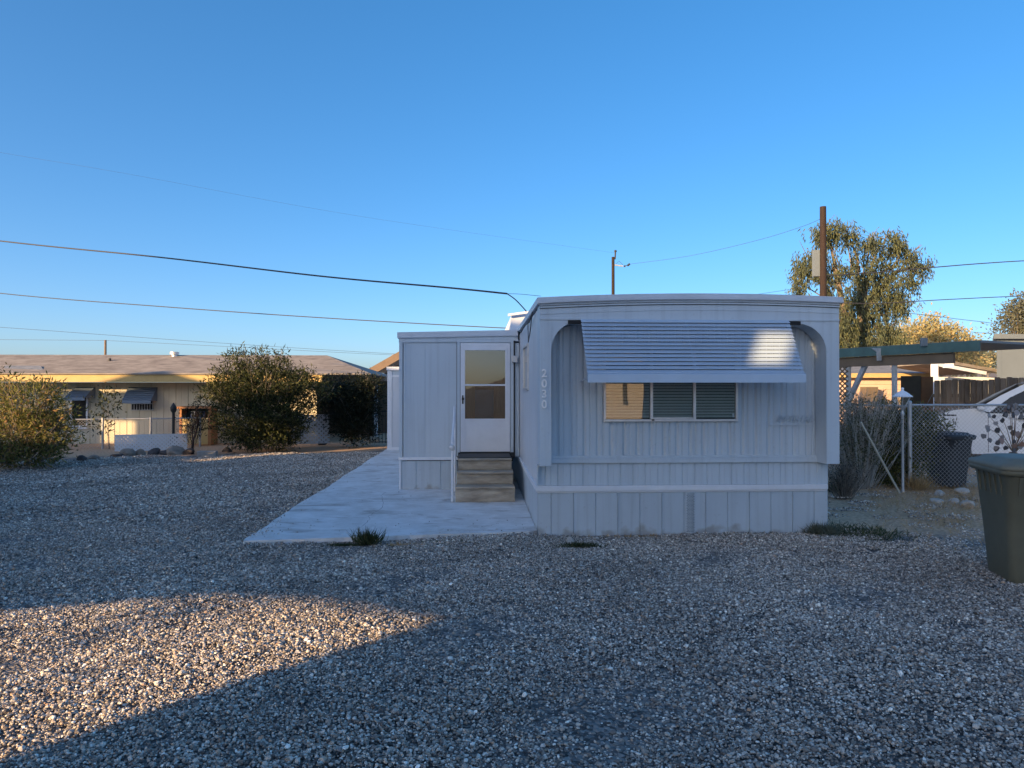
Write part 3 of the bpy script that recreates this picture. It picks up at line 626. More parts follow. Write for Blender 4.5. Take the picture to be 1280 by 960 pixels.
# ---------------------------------------------------------------- foliage makers
def leaves(name, C, D, length, width, m, parent, flat=.3):
    """C centres (n,3), D directions (n,3): one rhombic leaf each"""
    n = len(C); D = D/np.linalg.norm(D, axis=1)[:, None]; Rn = rng.normal(size=(n, 3)); Wd = np.cross(D, Rn); Wd /= np.linalg.norm(Wd, axis=1)[:, None]+1e-9
    Nn = np.cross(D, Wd); Ls = length*rng.uniform(.6, 1.3, n)[:, None]; Ws = width*rng.uniform(.7, 1.2, n)[:, None]
    V = np.stack([C, C+D*Ls*.45+Wd*Ws/2+Nn*Ls*.06, C+D*Ls-Nn*Ls*.05, C+D*Ls*.45-Wd*Ws/2+Nn*Ls*.06], 1).reshape(-1, 3)
    return npmesh(name, V, np.arange(4*n).reshape(n, 4), m, parent)
def blobs_pts(lobes, n, shell=.55):
    """random points in ellipsoid lobes [(c, (rx,ry,rz))], denser toward the surface"""
    wts = np.array([r[0]*r[1]*r[2] for c, r in lobes])**.75; wts /= wts.sum(); k = rng.choice(len(lobes), n, p=wts)
    d = rng.normal(size=(n, 3)); d /= np.linalg.norm(d, axis=1)[:, None]; rr = rng.uniform(shell**3, 1, n)**(1/3)
    c = np.array([list(l[0]) for l in lobes])[k]; r = np.array([list(l[1]) for l in lobes])[k]
    return c + d*r*rr[:, None], d, k
def skeleton(base, lobes, r0, per=3, n=6, split=.35):
    mb = MB(); base = Vector(base); tips = []
    cen = sum((Vector(c) for c, r in lobes), Vector())/len(lobes); fork = base.lerp(Vector((base.x*.6+cen.x*.4, base.y*.6+cen.y*.4, cen.z)), split)
    mb.tube([base, base.lerp(fork, .5)+Vector((random.uniform(-1, 1)*r0, 0, 0)), fork], [r0, r0*.8, r0*.7], 8)
    for c, r in lobes:
        c = Vector(c); mid = fork.lerp(c, .5)+Vector((random.uniform(-.1, .1), random.uniform(-.1, .1), .08))*r[0]
        mb.tube([fork, mid, c], [r0*.5, r0*.32, r0*.16], n, cap=False)
        for _ in range(per):
            d = Vector((random.gauss(0, 1), random.gauss(0, 1), abs(random.gauss(0, 1))+.2)).normalized(); tip = c+Vector((d.x*r[0], d.y*r[1], d.z*r[2]))*.8
            mb.tube([mid, mid.lerp(tip, .55)+Vector((0, 0, .05*r[2])), tip], [r0*.22, r0*.14, r0*.05], 4, cap=False)
    return mb
def plant(name, label, cat, base, lobes, nclump, per, leaf, m, barkm, r0, clump_r=.15, up=.4, group=None, spike=0, trunkname='trunk', crown='foliage', skel=3, shell=.5):
    root = empty(name, base, label, cat, group)
    P, d, k = blobs_pts(lobes, nclump, shell); out = d + np.array([0, 0, up])
    C = np.repeat(P, per, 0); Do = np.repeat(out, per, 0)
    j = rng.normal(size=C.shape)*clump_r; C = C + j; C = C[:, :]; D = Do*.8 + rng.normal(size=C.shape)*.8
    ok = C[:, 2] > base[2]+.03; leaves(crown, C[ok], D[ok], leaf[0], leaf[1], m, root)
    sk = skeleton(base, lobes, r0, skel)
    if spike:
        for _ in range(spike):
            i = random.randrange(len(P)); p = Vector(P[i]); q = p + Vector((random.gauss(0, .25), random.gauss(0, .25), random.uniform(.2, .6)))*clump_r*4; sk.tube([Vector(base).lerp(p, .5), p, q], [.008, .006, .003], 3, cap=False)
    sk.build(trunkname, barkm, root, fix=False)
    return root
def L(px, py, d, rx, rz, ry=None): return (at(px, py, d), (rx/F*d, (ry or rx)/F*d, rz/F*d))
# shrub at left edge
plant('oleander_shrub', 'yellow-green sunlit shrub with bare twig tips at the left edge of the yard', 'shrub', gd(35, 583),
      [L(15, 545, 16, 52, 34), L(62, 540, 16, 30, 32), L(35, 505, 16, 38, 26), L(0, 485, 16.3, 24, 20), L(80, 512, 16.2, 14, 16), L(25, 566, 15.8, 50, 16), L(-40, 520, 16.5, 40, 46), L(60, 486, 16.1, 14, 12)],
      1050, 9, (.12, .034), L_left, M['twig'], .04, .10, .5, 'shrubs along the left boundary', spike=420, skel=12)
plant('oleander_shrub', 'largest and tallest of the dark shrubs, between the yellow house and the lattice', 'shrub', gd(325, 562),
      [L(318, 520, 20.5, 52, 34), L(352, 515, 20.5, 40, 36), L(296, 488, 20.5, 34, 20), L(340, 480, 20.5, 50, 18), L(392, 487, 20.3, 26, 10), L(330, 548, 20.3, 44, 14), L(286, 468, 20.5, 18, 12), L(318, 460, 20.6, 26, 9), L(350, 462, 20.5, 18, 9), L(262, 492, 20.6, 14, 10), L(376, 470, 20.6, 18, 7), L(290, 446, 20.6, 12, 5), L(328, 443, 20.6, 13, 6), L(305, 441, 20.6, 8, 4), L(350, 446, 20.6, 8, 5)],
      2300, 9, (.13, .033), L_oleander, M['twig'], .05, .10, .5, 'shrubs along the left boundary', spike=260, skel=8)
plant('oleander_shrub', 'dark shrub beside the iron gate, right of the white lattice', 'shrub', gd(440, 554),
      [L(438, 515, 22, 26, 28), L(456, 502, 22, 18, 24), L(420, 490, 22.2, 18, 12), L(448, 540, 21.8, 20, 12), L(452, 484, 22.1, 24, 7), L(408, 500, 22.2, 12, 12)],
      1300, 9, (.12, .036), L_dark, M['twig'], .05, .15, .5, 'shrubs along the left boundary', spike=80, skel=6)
plant('young_tree', 'thin leafless dark sapling before the orange wooden cabinet', 'sapling', gd(241, 568),
      [L(240, 530, 20.2, 16, 18), L(250, 515, 20.2, 12, 16)], 120, 5, (.08, .03), L_dark, M['pole'], .05, .1, skel=7, spike=30)
plant('young_tree', 'spindly open sapling growing against the yellow wall left of its barred window', 'sapling', gd(137, 561),
      [L(135, 505, 21.5, 14, 16), L(128, 530, 21.5, 12, 14)], 60, 5, (.13, .05), L_oleander, M['twig'], .02, .12, skel=4)

# eucalyptus: weeping strands
eb = at(1058, 560, 31); eb.z = 0
euc = empty('eucalyptus_tree', eb, 'tall weeping eucalyptus tree rising behind the brown utility pole', 'tree')
lob = [(1012, 325, 24, 30), (1003, 355, 16, 14), (1032, 283, 24, 14), (1058, 290, 20, 22), (1088, 300, 24, 20), (1108, 298, 28, 22), (1125, 320, 24, 26), (1152, 330, 12, 16), (1145, 312, 10, 10), (1080, 335, 32, 28), (1105, 355, 28, 28), (1068, 375, 28, 30), (1095, 395, 28, 30), (1120, 375, 22, 24), (1062, 410, 22, 30), (1035, 340, 18, 30), (1080, 420, 30, 22), (1110, 415, 22, 22), (1050, 395, 16, 40), (1135, 345, 14, 14)]
lobes = [L(a_, b_, 31, c_*.92, d_, c_*1.0) for a_, b_, c_, d_ in lob]
wts = np.array([(c_*d_)**.8 for a_, b_, c_, d_ in lob], float); wts /= wts.sum()
CC = []; DD = []
for _ in range(320):
    i = rng.choice(len(lobes), p=wts); c, r = lobes[i]; d = rng.normal(size=3); d /= np.linalg.norm(d); d[2] = d[2]*.8
    p0_ = np.array(c) + d*np.array(r)*rng.uniform(.35, .98)
    for _ in range(rng.integers(3, 9)):
        p = p0_ + rng.normal(size=3)*np.array([.16, .16, .10]); ln = rng.uniform(.2, .8) * (1.7 if lob[i][1] > 380 else 1)
        ns_ = int(6+ln*13); t = rng.uniform(0, 1, ns_); q = p + np.outer(t, np.array([0, 0, -ln])) + rng.normal(size=(ns_, 3))*.07*(1-.3*t[:, None])
        CC.append(q); DD.append(np.tile([d[0]*.3, d[1]*.3, -1.0], (ns_, 1)) + rng.normal(size=(ns_, 3))*.4)
leaves('crown', np.vstack(CC), np.vstack(DD), .20, .05, L_euc, euc)
sk = MB(); f1 = at(1062, 455, 31); f2 = at(1075, 400, 31)
sk.tube([eb, f1, at(1066, 430, 31), f2, at(1085, 350, 31), at(1098, 310, 31)], [.28, .22, .2, .15, .09, .04], 8)
for tgt in ((1040, 330), (1012, 330), (1035, 290)): sk.tube([at(1064, 440, 31), at((1060+tgt[0])/2, (400+tgt[1])/2, 31), at(*tgt, 31)], [.15, .09, .03], 6)
for tgt in ((1125, 325), (1150, 330), (1112, 365), (1110, 410), (1060, 290)): sk.tube([f2, at((1085+tgt[0])/2, (370+tgt[1])/2-8, 31.3), at(*tgt, 31)], [.1, .06, .02], 5)
for c, r in lobes:
    for _ in range(4):
        tip = Vector(c)+Vector((random.uniform(-.9, .9)*r[0], random.uniform(-.9, .9)*r[1], random.uniform(0, .9)*r[2])); sk.tube([f2.lerp(Vector(c), .5), Vector(c), tip], [.03, .022, .008], 4, cap=False)
sk.build('trunk', M['bark'], euc, fix=False)
# far autumn trees
plant('autumn_tree', 'golden-leaved tree rising behind the green carport beam, tallest of the distant pale trees', 'tree', at(1160, 487, 45)*1 - Vector((0, 0, 1.8)),
      [L(1155, 430, 45, 22, 26), L(1163, 408, 45, 12, 14), L(1190, 428, 45, 22, 18), L(1205, 440, 45, 22, 16), L(1140, 420, 45, 16, 14), L(1178, 415, 45, 12, 12)], 900, 8, (.22, .1), L_far, M['twig'], .15, .28, group='distant trees on the right', crown='crown', spike=200)
plant('autumn_tree', 'low golden tree showing beneath the raised end of the green beam', 'tree', at(1210, 487, 55)*1 - Vector((0, 0, 1.8)),
      [L(1205, 452, 55, 20, 10), L(1220, 456, 55, 12, 8)], 350, 8, (.26, .13), L_far, M['twig'], .15, .3, group='distant trees on the right', crown='crown')
plant('autumn_tree', 'pale green bushy tree between the eucalyptus and the golden tree', 'tree', at(1118, 487, 48)*1 - Vector((0, 0, 1.8)),
      [L(1118, 425, 48, 20, 16), L(1130, 440, 48, 22, 14), L(1105, 440, 48, 20, 14)], 420, 8, (.24, .1), L_far, M['twig'], .15, .3, group='distant trees on the right', crown='crown', spike=80)
plant('autumn_tree', 'sparse grey-green tree above the roof of the grey metal shed', 'tree', at(1275, 487, 40)*1 - Vector((0, 0, 1.8)),
      [L(1272, 400, 40, 18, 18), L(1250, 413, 40, 10, 5), L(1285, 395, 40, 20, 26)], 420, 8, (.2, .09), L_grey, M['twig'], .15, .25, group='distant trees on the right', crown='crown', spike=120)
plant('distant_bush', 'small dark round bush far off below the hills', 'bush', at(1235, 487, 80)*1 - Vector((0, 0, 1.8)),
      [L(1236, 451, 80, 12, 9)], 120, 8, (.4, .2), L_grey, M['twig'], .15, .4)
# ---------------------------------------------------------------- right side plants
def twiggy(name, label, base, n, h, spread, m, lf=None, nl=0, group=None, lsize=(.05, .012)):
    root = empty(name, base, label, 'shrub', group); mb = MB(); C = []; D = []
    for _ in range(n):
        a = random.uniform(0, 6.28); r = abs(random.gauss(0, .35))*spread[0]; p = Vector(base)+Vector((math.cos(a)*r*.4, math.sin(a)*r*.4*spread[1]/spread[0], 0))
        d = Vector((math.cos(a)*r*1.3, math.sin(a)*r*1.3*spread[1]/spread[0], h*random.uniform(.5, 1.05))); bnd = Vector((random.gauss(0, .06), random.gauss(0, .06), .06*h))
        q = p+d; mid = p+d*.5+bnd; mb.tube([p, mid, q], [.006, .0045, .002], 3, cap=False)
        for _ in range(2):
            t = random.uniform(.3, .9); s = p.lerp(q, t); u = s+Vector((random.gauss(0, .12), random.gauss(0, .12), random.uniform(.08, .3))); mb.tube([s, u], [.003, .0015], 3, cap=False)
            if lf:
                for _ in range(nl): C.append(s.lerp(u, random.random())+Vector((random.gauss(0, .03),)*3)); D.append((random.gauss(0, 1), random.gauss(0, 1), random.gauss(.4, 1)))
    mb.build('stems', m, root, fix=False)
    if lf: leaves('foliage', np.array([list(c) for c in C]), np.array(D), lsize[0], lsize[1], lf, root)
    return root
M['drygrey'] = mat('dry_grey_stem', (.28, .28, .26), .9, vscale=8, col2=(.55, .53, .48), island=.3)
twiggy('dry_shrub', 'bare grey broom-like shrub just right of the mobile home', at(1075, 600, 12.9)*1 - Vector((0, 0, at(1075, 600, 12.9).z)), 650, 1.75, (.72, .6), M['drygrey'], L_hedgeg, 8, lsize=(.06, .02))
twiggy('dry_shrub', 'low brown twiggy shrub in the dark corner below the grey broom shrub', at(1056, 605, 11.6)*1 - Vector((0, 0, at(1056, 605, 11.6).z)), 150, .6, (.35, .3), M['twig'], L_dark, 2)
plant('leafy_shrub', 'green and yellow leafy shrub behind the lantern post and chain-link fence', 'shrub', at(1135, 487, 13.15)*1 - Vector((0, 0, 1.8)),
      [L(1122, 545, 13.3, 24, 38, 22), L(1146, 535, 13.1, 24, 26, 10), L(1168, 535, 13.05, 18, 14, 8), L(1102, 530, 13.6, 16, 28), L(1150, 570, 13.05, 22, 24, 8), L(1115, 585, 13.1, 26, 20)], 1500, 8, (.07, .028), L_hedge, M['twig'], .03, .09, skel=7, spike=140)

# ---------------------------------------------------------------- chain-link fence (right)
def chainlink(root, a, b, z0, z1, pitch, r, m):
    a = Vector(a); b = Vector(b); u = (b-a); u.z = 0; Ln = u.length; u.normalize(); H = z1-z0; nrm = Vector((-u.y, u.x, 0)); V = []; Fc = []
    for sgn in (1, -1):
        s = -H if sgn == 1 else 0.0; end = Ln if sgn == 1 else Ln+H
        while s < end:
            # line from (s,0) going sgn*45deg
            t0 = max(0, -s) if sgn == 1 else max(0, s-Ln); t1 = min(H, Ln-s) if sgn == 1 else min(H, s)
            if t1 > t0+.01:
                p = a + u*(s+sgn*t0); p.z = a.z+z0+t0; q = a + u*(s+sgn*t1); q.z = a.z+z0+t1; off = nrm*(.003*sgn); p = p+off; q = q+off
                d = (q-p).normalized(); x = nrm; y = d.cross(x)
                n = len(V)
                for e_ in (p, q):
                    for k in range(3): ang = 2.094*k; V.append(e_ + x*math.cos(ang)*r + y*math.sin(ang)*r)
                for k in range(3): Fc.append((n+k, n+(k+1) % 3, n+3+(k+1) % 3, n+3+k))
            s += pitch
    return npmesh('chain_mesh', np.array([list(v) for v in V]), np.array(Fc), m, root)
fa = at(1137, 487, 12.7); fa.z = 0; fb = at(1500, 487, 12.7); fb.z = 0
fr_ = empty('chain_link_fence', fa, 'galvanised chain-link fence in front of the white car', 'fence')
chainlink(fr_, fa, fb, .05, 1.50, .075, .0026, M['galv'])
MB().tube([fa+Vector((0, 0, 1.52)), fb+Vector((0, 0, 1.52))], .021, 8).build('top_rail', M['galv'], fr_)
MB().tube([fa, fa+Vector((0, 0, 1.57))], .036, 10).lathe(fa+Vector((0, 0, 1.57)), [(.04, 0), (.03, .025), (.005, .035)], 10).build('post', M['galv'], fr_)
p = at(1400, 487, 12.7); p.z = 0; MB().tube([p, p+Vector((0, 0, 1.5))], .028, 10).build('post', M['galv'], fr_)
for i in range(14):
    q = fa.lerp(fb, i/28+.01)+Vector((0, 0, 1.52)); MB().tube([q-Vector((.012, 0, 0)), q+Vector((.012, 0, 0))], .026, 6).build('rail_tie', M['galv'], fr_)
# side run going back from the post
fc = fa+Vector((-1.4, 6.5, 0)); f2_ = empty('chain_link_fence', fc, 'second chain-link run going back from the corner post behind the grey shrub', 'fence')
chainlink(f2_, fa+Vector((-.03, .06, 0)), fc, .05, 1.48, .075, .0024, M['galv'])
MB().tube([fa+Vector((-.02, .05, 1.5)), fc+Vector((0, 0, 1.5))], .02, 8).build('top_rail', M['galv'], f2_)
MB().tube([fc, fc+Vector((0, 0, 1.55))], .03, 8).build('post', M['galv'], f2_)
# lantern on a post
lp = at(1128, 487, 12.35); lp.z = 0; lz = at(1128, 506, 12.35).z
ln = empty('lantern_post', lp, 'slim garden lantern with a pale metal hood on a grey post by the fence corner', 'lantern')
MB().lathe(lp, [(.035, 0), (.022, .06), (.022, lz-.2), (.03, lz-.18), (.03, lz-.14), (.02, lz-.12), (.02, lz-.08), (.05, lz-.05), (.055, lz-.02)], 12).build('post', M['galv'], ln)
hood = MB().lathe(lp+Vector((0, 0, lz+.135)), [(.165, 0), (.168, .012), (.12, .05), (.07, .09), (.03, .11), (.02, .125), (.028, .14), (.024, .16), (.008, .17)], 8, smooth=False).build('hood', M['white'], ln)
cg = MB()
for k in range(6):
    a_ = k*math.pi/3; cg.bar(lp+Vector((.055*math.cos(a_), .055*math.sin(a_), lz-.02)), lp+Vector((.135*math.cos(a_), .135*math.sin(a_), lz+.135)), .012, .012)
cg.build('cage', M['alu'], ln)
MB().lathe(lp+Vector((0, 0, lz-.02)), [(.048, 0), (.128, .155)], 6, smooth=False).build('lantern_glass', M['lamp_glass'], ln)
# leaning pole
pa = at(1076, 528, 12.0); pb = at(1124, 605, 12.1); pb.z = .02
MB().tube([pb, pa], .019, 7).build('leaning_pole', mat('pale_pole', (.45, .42, .34), .7), None); tag(bpy.data.objects['leaning_pole'], 'long pale pole leaning against the grey dry shrub', 'pole')

# ---------------------------------------------------------------- wheelie bins
def wheelie(label, pos, rot, sc, mb_, ml):
    root = empty('wheelie_bin', pos, label, 'trash bin', None)
    T = Matrix.Translation(pos) @ Matrix.Rotation(rot, 4, 'Z') @ Matrix.Scale(sc, 4)
    def rr(w_, d_, r, z, cy=0, n=4):
        out = []
        for cx, cy_, a0 in ((w_/2-r, d_/2-r, 0), (-w_/2+r, d_/2-r, 90), (-w_/2+r, -d_/2+r, 180), (w_/2-r, -d_/2+r, 270)):
            for k in range(n+1): t = R(a0+90*k/n); out.append((cx+r*math.cos(t), cy+cy_+r*math.sin(t), z))
        return out
    def loft(rings, smooth=True, cap=True):
        m_ = MB(); n = len(rings[0]); vs = [p for r_ in rings for p in r_]
        m_.add(vs, [(i*n+k, i*n+(k+1) % n, (i+1)*n+(k+1) % n, (i+1)*n+k) for i in range(len(rings)-1) for k in range(n)], smooth)
        if cap: m_.add(rings[0], [tuple(range(n))[::-1]]); m_.add(rings[-1], [tuple(range(n))])
        return m_
    body = loft([rr(.46, .48, .05, .03), rr(.48, .50, .06, .06), rr(.52, .57, .06, .40), rr(.55, .61, .06, .62), rr(.555, .62, .06, .63), rr(.60, .70, .07, .93), rr(.61, .71, .07, .94), rr(.61, .71, .07, .99)])
    for xx in (-.20, -.1, .0, .1, .2): body.bar((xx, -.352, .96), (xx, -.322, .80), .022, .03)     # front ribs under the rim
    for yy in (-.22, -.11, 0, .11, .22):
        for s in (-1, 1): body.bar((s*.302, yy, .96), (s*.282, yy, .78), .03, .022)
    body.xf(T).build('body', mb_, root)
    rim = loft([rr(.63, .74, .08, .965), rr(.66, .77, .08, .98), rr(.66, .77, .08, 1.015), rr(.63, .74, .08, 1.02)]); rim.xf(T @ Matrix.Diagonal((1.06, 1.03, 1, 1))).build('rim', mb_, root)
    lid = loft([rr(.665, .79, .08, 1.016), rr(.67, .80, .08, 1.03), rr(.65, .78, .08, 1.055), rr(.55, .66, .10, 1.075), rr(.50, .60, .10, 1.10), rr(.40, .46, .12, 1.112), rr(.1, .1, .04, 1.116)])
    l_ = lid.xf(T @ Matrix.Diagonal((1.06, 1.03, 1, 1))).build('lid', ml, root)
    h = MB(); h.tube([(-.24, .42, 1.0), (.24, .42, 1.0)], .016, 8); [h.box(s*.22-.02, s*.22+.02, .34, .43, .95, 1.02) for s in (-1, 1)]
    h.xf(T).build('handle', mb_, root)
    for s in (-1, 1):
        MB().tube([(s*.12, .20, .125), (s*.19, .20, .125)], .125, 18).xf(T).build('wheel', M['black'], root)
    MB().tube([(-.15, .20, .125), (.15, .20, .125)], .012, 8).xf(T).build('axle', M['galv'], root)
    MB().box(-.12, .12, -.372, -.350, .90, .95).xf(T).build('grip', ml, root)
    return root
bp_ = at(1284, 487, 6.62); bp_.z = 0
wheelie('olive-green wheelie bin standing on the gravel at the right edge, nearest the camera', bp_, R(-16), 1.06, M['bin'], M['binlid'])
bq = at(1183, 487, 13.05); bq.z = 0
wheelie('black wheelie bin standing behind the chain-link fence by the leafy shrub', bq, R(12), .92, M['bin2'], M['bin2'])

# ---------------------------------------------------------------- minivan, faces left
def minivan():
    wx = at(1187, 487, 16.2).x; oy = at(1187, 487, 16.2).y; W = 1.9; ox = wx-.6
    root = empty('parked_car', (wx, oy, 0), 'white high-sided car parked behind the chain-link fence, seen from its side', 'car')
    def P(x, z): return (wx+(x-.98)*(1.15 if x > .98 else .62), z*1.14)
    prof = [(.05, .30), (.0, .50), (.05, .66), (.15, .80), (.32, .92), (.55, 1.03), (.80, 1.11), (1.05, 1.165), (1.30, 1.195), (1.45, 1.20)]           # nose and bonnet
    belt = [(1.52, 1.18), (1.60, 1.11), (4.7, 1.11)]; rear = [(4.95, 1.1), (5.0, .7), (4.95, .32)]
    def arch(cx): return [(cx+.37, .30)] + [(cx+.37*math.cos(t), .34+.37*math.sin(t)) for t in np.linspace(.05, math.pi-.05, 11)] + [(cx-.37, .30)]
    low = prof + belt + rear + arch(4.05) + arch(.98)
    pts = [P(*p) for p in low]; m_ = MB(); b = bmesh.new(); vs = [b.verts.new((p[0], 0, p[1])) for p in pts]; f = b.faces.new(vs); r_ = bmesh.ops.triangulate(b, faces=[f]); b.verts.index_update()
    tri = [tuple(v.index for v in q.verts) for q in b.faces]; b.free(); n = len(pts)
    cz = .75
    rings = [(oy+.10, .0), (oy+.02, .0), (oy, .0), (oy+W, .0)]
    y_in = [oy+.14, oy+.03, oy, oy+W, oy+W-.03]
    m_.add([(p[0], oy, p[1]) for p in pts]+[(p[0], oy+W, p[1]) for p in pts], tri+[tuple(i+n for i in q[::-1]) for q in tri]+[(i, (i+1) % n, (i+1) % n+n, i+n) for i in range(n)])
    body = m_.build('body', M['carwhite'], root, bevel=.06)
    # greenhouse as a frame around the side glass
    gh = [(1.44, 1.19), (1.85, 1.47), (2.25, 1.70), (2.7, 1.84), (3.6, 1.90), (4.5, 1.82), (4.9, 1.14)]
    hole = [(1.64, 1.13), (1.98, 1.42), (2.34, 1.63), (2.74, 1.75), (3.6, 1.80), (4.4, 1.73), (4.65, 1.14)]
    g_ = MB(); a1 = [P(*p) for p in gh]; a2 = [P(*p) for p in hole]; k = len(a1)
    def tl(p): return (p[1]-1.42)*.28
    for side, s in ((oy+.04, 1), (oy+W-.04, -1)):
        vs = [(p[0], side+s*tl(p), p[1]) for p in a1]+[(p[0], side+s*tl(p), p[1]) for p in a2]
        vs += [(x, y+s*.05, z) for x, y, z in vs]
        fs = []
        for i in range(k-1): fs += [(i, i+1, k+i+1, k+i), (2*k+i, 2*k+k+i, 2*k+k+i+1, 2*k+i+1), (k+i, k+i+1, 3*k+i+1, 3*k+i)]
        g_.add(vs, fs)
    for i in range(2, k-2):
        (x0, z0), (x1, z1) = a1[i], a1[i+1]; g_.add([(x0, oy+.04+tl((0, z0)), z0), (x1, oy+.04+tl((0, z1)), z1), (x1, oy+W-.04-tl((0, z1)), z1), (x0, oy+W-.04-tl((0, z0)), z0)], [(0, 1, 2, 3)])
    g_.build('cabin', M['carwhite'], root)
    w_ = MB(); w_.add([(p[0], oy+.06+tl(p), p[1]) for p in a2], [tuple(range(k))]); w_.build('side_window', M['carglass'], root)
    ws = MB(); ws.add([(a1[0][0]+.05, oy+.1, a1[0][1]), (a1[2][0]+.02, oy+.3, a1[2][1]), (a1[2][0]+.02, oy+W-.3, a1[2][1]), (a1[0][0]+.05, oy+W-.1, a1[0][1])], [(0, 1, 2, 3)]); ws.build('windscreen', M['screen'], root)
    for x in (2.75, 3.7): q0, q1 = P(x, 1.2), P(x, 1.63); MB().bar((q0[0], oy+.055+tl(q0), q0[1]), (q1[0], oy+.055+tl(q1), q1[1]), .06, .012, up=(0, 1, 0)).build('pillar', M['black'], root)
    for x in (.98, 4.05):
        q = P(x, .31); t_ = MB().tube([(q[0], oy+.01, q[1]), (q[0], oy+.23, q[1])], .355, 24).build('wheel', M['black'], root)
        MB().tube([(q[0], oy-.004, q[1]), (q[0], oy+.05, q[1])], .22, 12).build('rim', M['alu'], t_)
    for x in (2.1, 3.3): q = P(x, 1.02); MB().box(q[0], q[0]+.2, oy-.025, oy-.001, q[1]-.02, q[1]+.02).build('door_handle', M['black'], root)
    q = P(.98, 1.06); MB().box(q[0]-.13, q[0]+.13, oy-.008, oy+.01, q[1]-.015, q[1]+.02).build('side_marker', M['black'], root)
    for x in (1.62, 2.75, 3.8): q = P(x, 1.14); q2 = P(x, .35); MB().box(q[0]-.005, q[0]+.005, oy-.003, oy+.002, q2[1], q[1]).build('door_seam', M['dark'], root)
    q = P(.12, .86); MB().box(q[0]-.03, q[0]+.28, oy-.01, oy+.2, q[1]-.09, q[1]+.09).build('headlight', M['alu'], root, bevel=.03)
    q = P(1.5, 1.24); MB().box(q[0]-.08, q[0]+.08, oy-.22, oy-.02, q[1]-.07, q[1]+.07).build('wing_mirror', M['carwhite'], root, bevel=.03)
    q0, q1 = P(1.62, 1.105), P(4.7, 1.135); MB().box(q0[0], q1[0], oy+.03, oy+.07, q0[1]+.01, q1[1]+.01).build('belt_trim', M['black'], root)
    MB().box(P(1.6, 0)[0], P(4.6, 0)[0], oy+.3, oy+W-.3, .5, 1.25).build('interior', M['dark'], root)
    root.rotation_euler.z = -R(31)
minivan()

# ---------------------------------------------------------------- metal tree ornament behind the olive bin
op = at(1266, 487, 10.6); op.z = 0
orn = empty('metal_tree_ornament', op, 'metal garden tree with flat grey and copper leaves behind the olive bin', 'garden ornament')
M['leafmetal'] = leafmat('metal_leaf', [(.04, .04, .045), (.10, .10, .11), (.28, .29, .31), (.22, .11, .07)], .0)
zt = at(1266, 565, 10.6).z
MB().box(op.x-.05, op.x+.05, op.y-.03, op.y+.03, 0, zt).build('trunk', M['pole_grey'], orn, bevel=.01)
tw = MB(); C_ = MB()
for i in range(80):
    px, py = random.uniform(1228, 1306), random.uniform(506, 566)
    if (px-1268)**2/40**2+(py-535)**2/33**2 > 1: continue
    q = at(px, py, 10.6+random.uniform(-.08, .08)); r = random.uniform(.04, .06); th = random.uniform(0, 6.28); ux = Vector((math.cos(th), random.uniform(-.4, .4), math.sin(th))).normalized(); vx_ = ux.cross(Vector((0, 1, .2))).normalized()
    vs = []; 
    for rr_, aa in ((1.25, 0), (.9, .7), (.85, 1.7), (.5, 2.5), (.85, 3.4)[:2] if False else (.62, 3.14), (.85, 4.6), (.9, 5.6)): vs.append(q+ux*rr_*r*math.cos(aa)+vx_*rr_*r*math.sin(aa))
    n = len(vs); C_.add(vs+[v+Vector((0, .004, 0)) for v in vs], [tuple(range(n)), tuple(range(2*n-1, n-1, -1))]+[(k, (k+1) % n, (k+1) % n+n, k+n) for k in range(n)])
    if i % 3 == 0: tw.tube([Vector((op.x, op.y, zt)), Vector((op.x, op.y, zt)).lerp(q, .6)+Vector((0, 0, .05)), q], [.008, .005, .003], 4, cap=False)
tw.build('branches', M['pole_grey'], orn, fix=False); C_.build('metal_leaves', M['leafmetal'], orn)

# ---------------------------------------------------------------- carport with green fascia
ca, cb = at(1040, 448, 18.2), at(1225, 437, 14.9); cz0, cz1 = 2.60, 2.86
def bar3(a, b, z0, z1, th): a = Vector((a.x, a.y, (z0+z1)/2)); b = Vector((b.x, b.y, (z0+z1)/2)); return MB().bar(a, b, th, z1-z0)
cpt = empty('carport', (ca+cb)/2*1 - Vector((0, 0, ((ca+cb)/2).z)), 'open carport with a dark green front beam and brown rafter, right of the home', 'carport')
dirc = (cb-ca); dirc.z = 0; dirc.normalize(); nb = Vector((-dirc.y, dirc.x, 0))
bar3(ca-dirc*1.5, cb, cz0+.02, cz1-.02, .05).build('front_beam', M['green'], cpt)
bar3(ca-dirc*1.5+nb*.10, cb+nb*.10-dirc*.6, cz0-.22, cz0+.015, .08).build('rafter', M['brown'], cpt)
q = [ca-dirc*1.5+nb*.03, cb+nb*.03, cb+nb*3.5, ca-dirc*1.5+nb*3.5]
MB().add([(p.x, p.y, 2.80) for p in q]+[(p.x, p.y, 2.85) for p in q], [(3, 2, 1, 0), (4, 5, 6, 7), (0, 1, 5, 4), (1, 2, 6, 5), (2, 3, 7, 6), (3, 0, 4, 7)]).build('roof', M['greymetal'], cpt)
for px, m_ in ((1123, 'galv'), (1060, 'galv')):
    t = (px-1040)/(1225-1040); p = ca.lerp(cb, t)+nb*.12; MB().box(p.x-.045, p.x+.045, p.y-.045, p.y+.045, 0, 2.4).build('post', M[m_], cpt)
pa, pb = ca.lerp(cb, .22)+nb*.2, ca.lerp(cb, .06)+nb*.2; MB().bar((pa.x, pa.y, 2.4), (pb.x, pb.y, 1.3), .10, .10).build('brace', M['galv'], cpt)
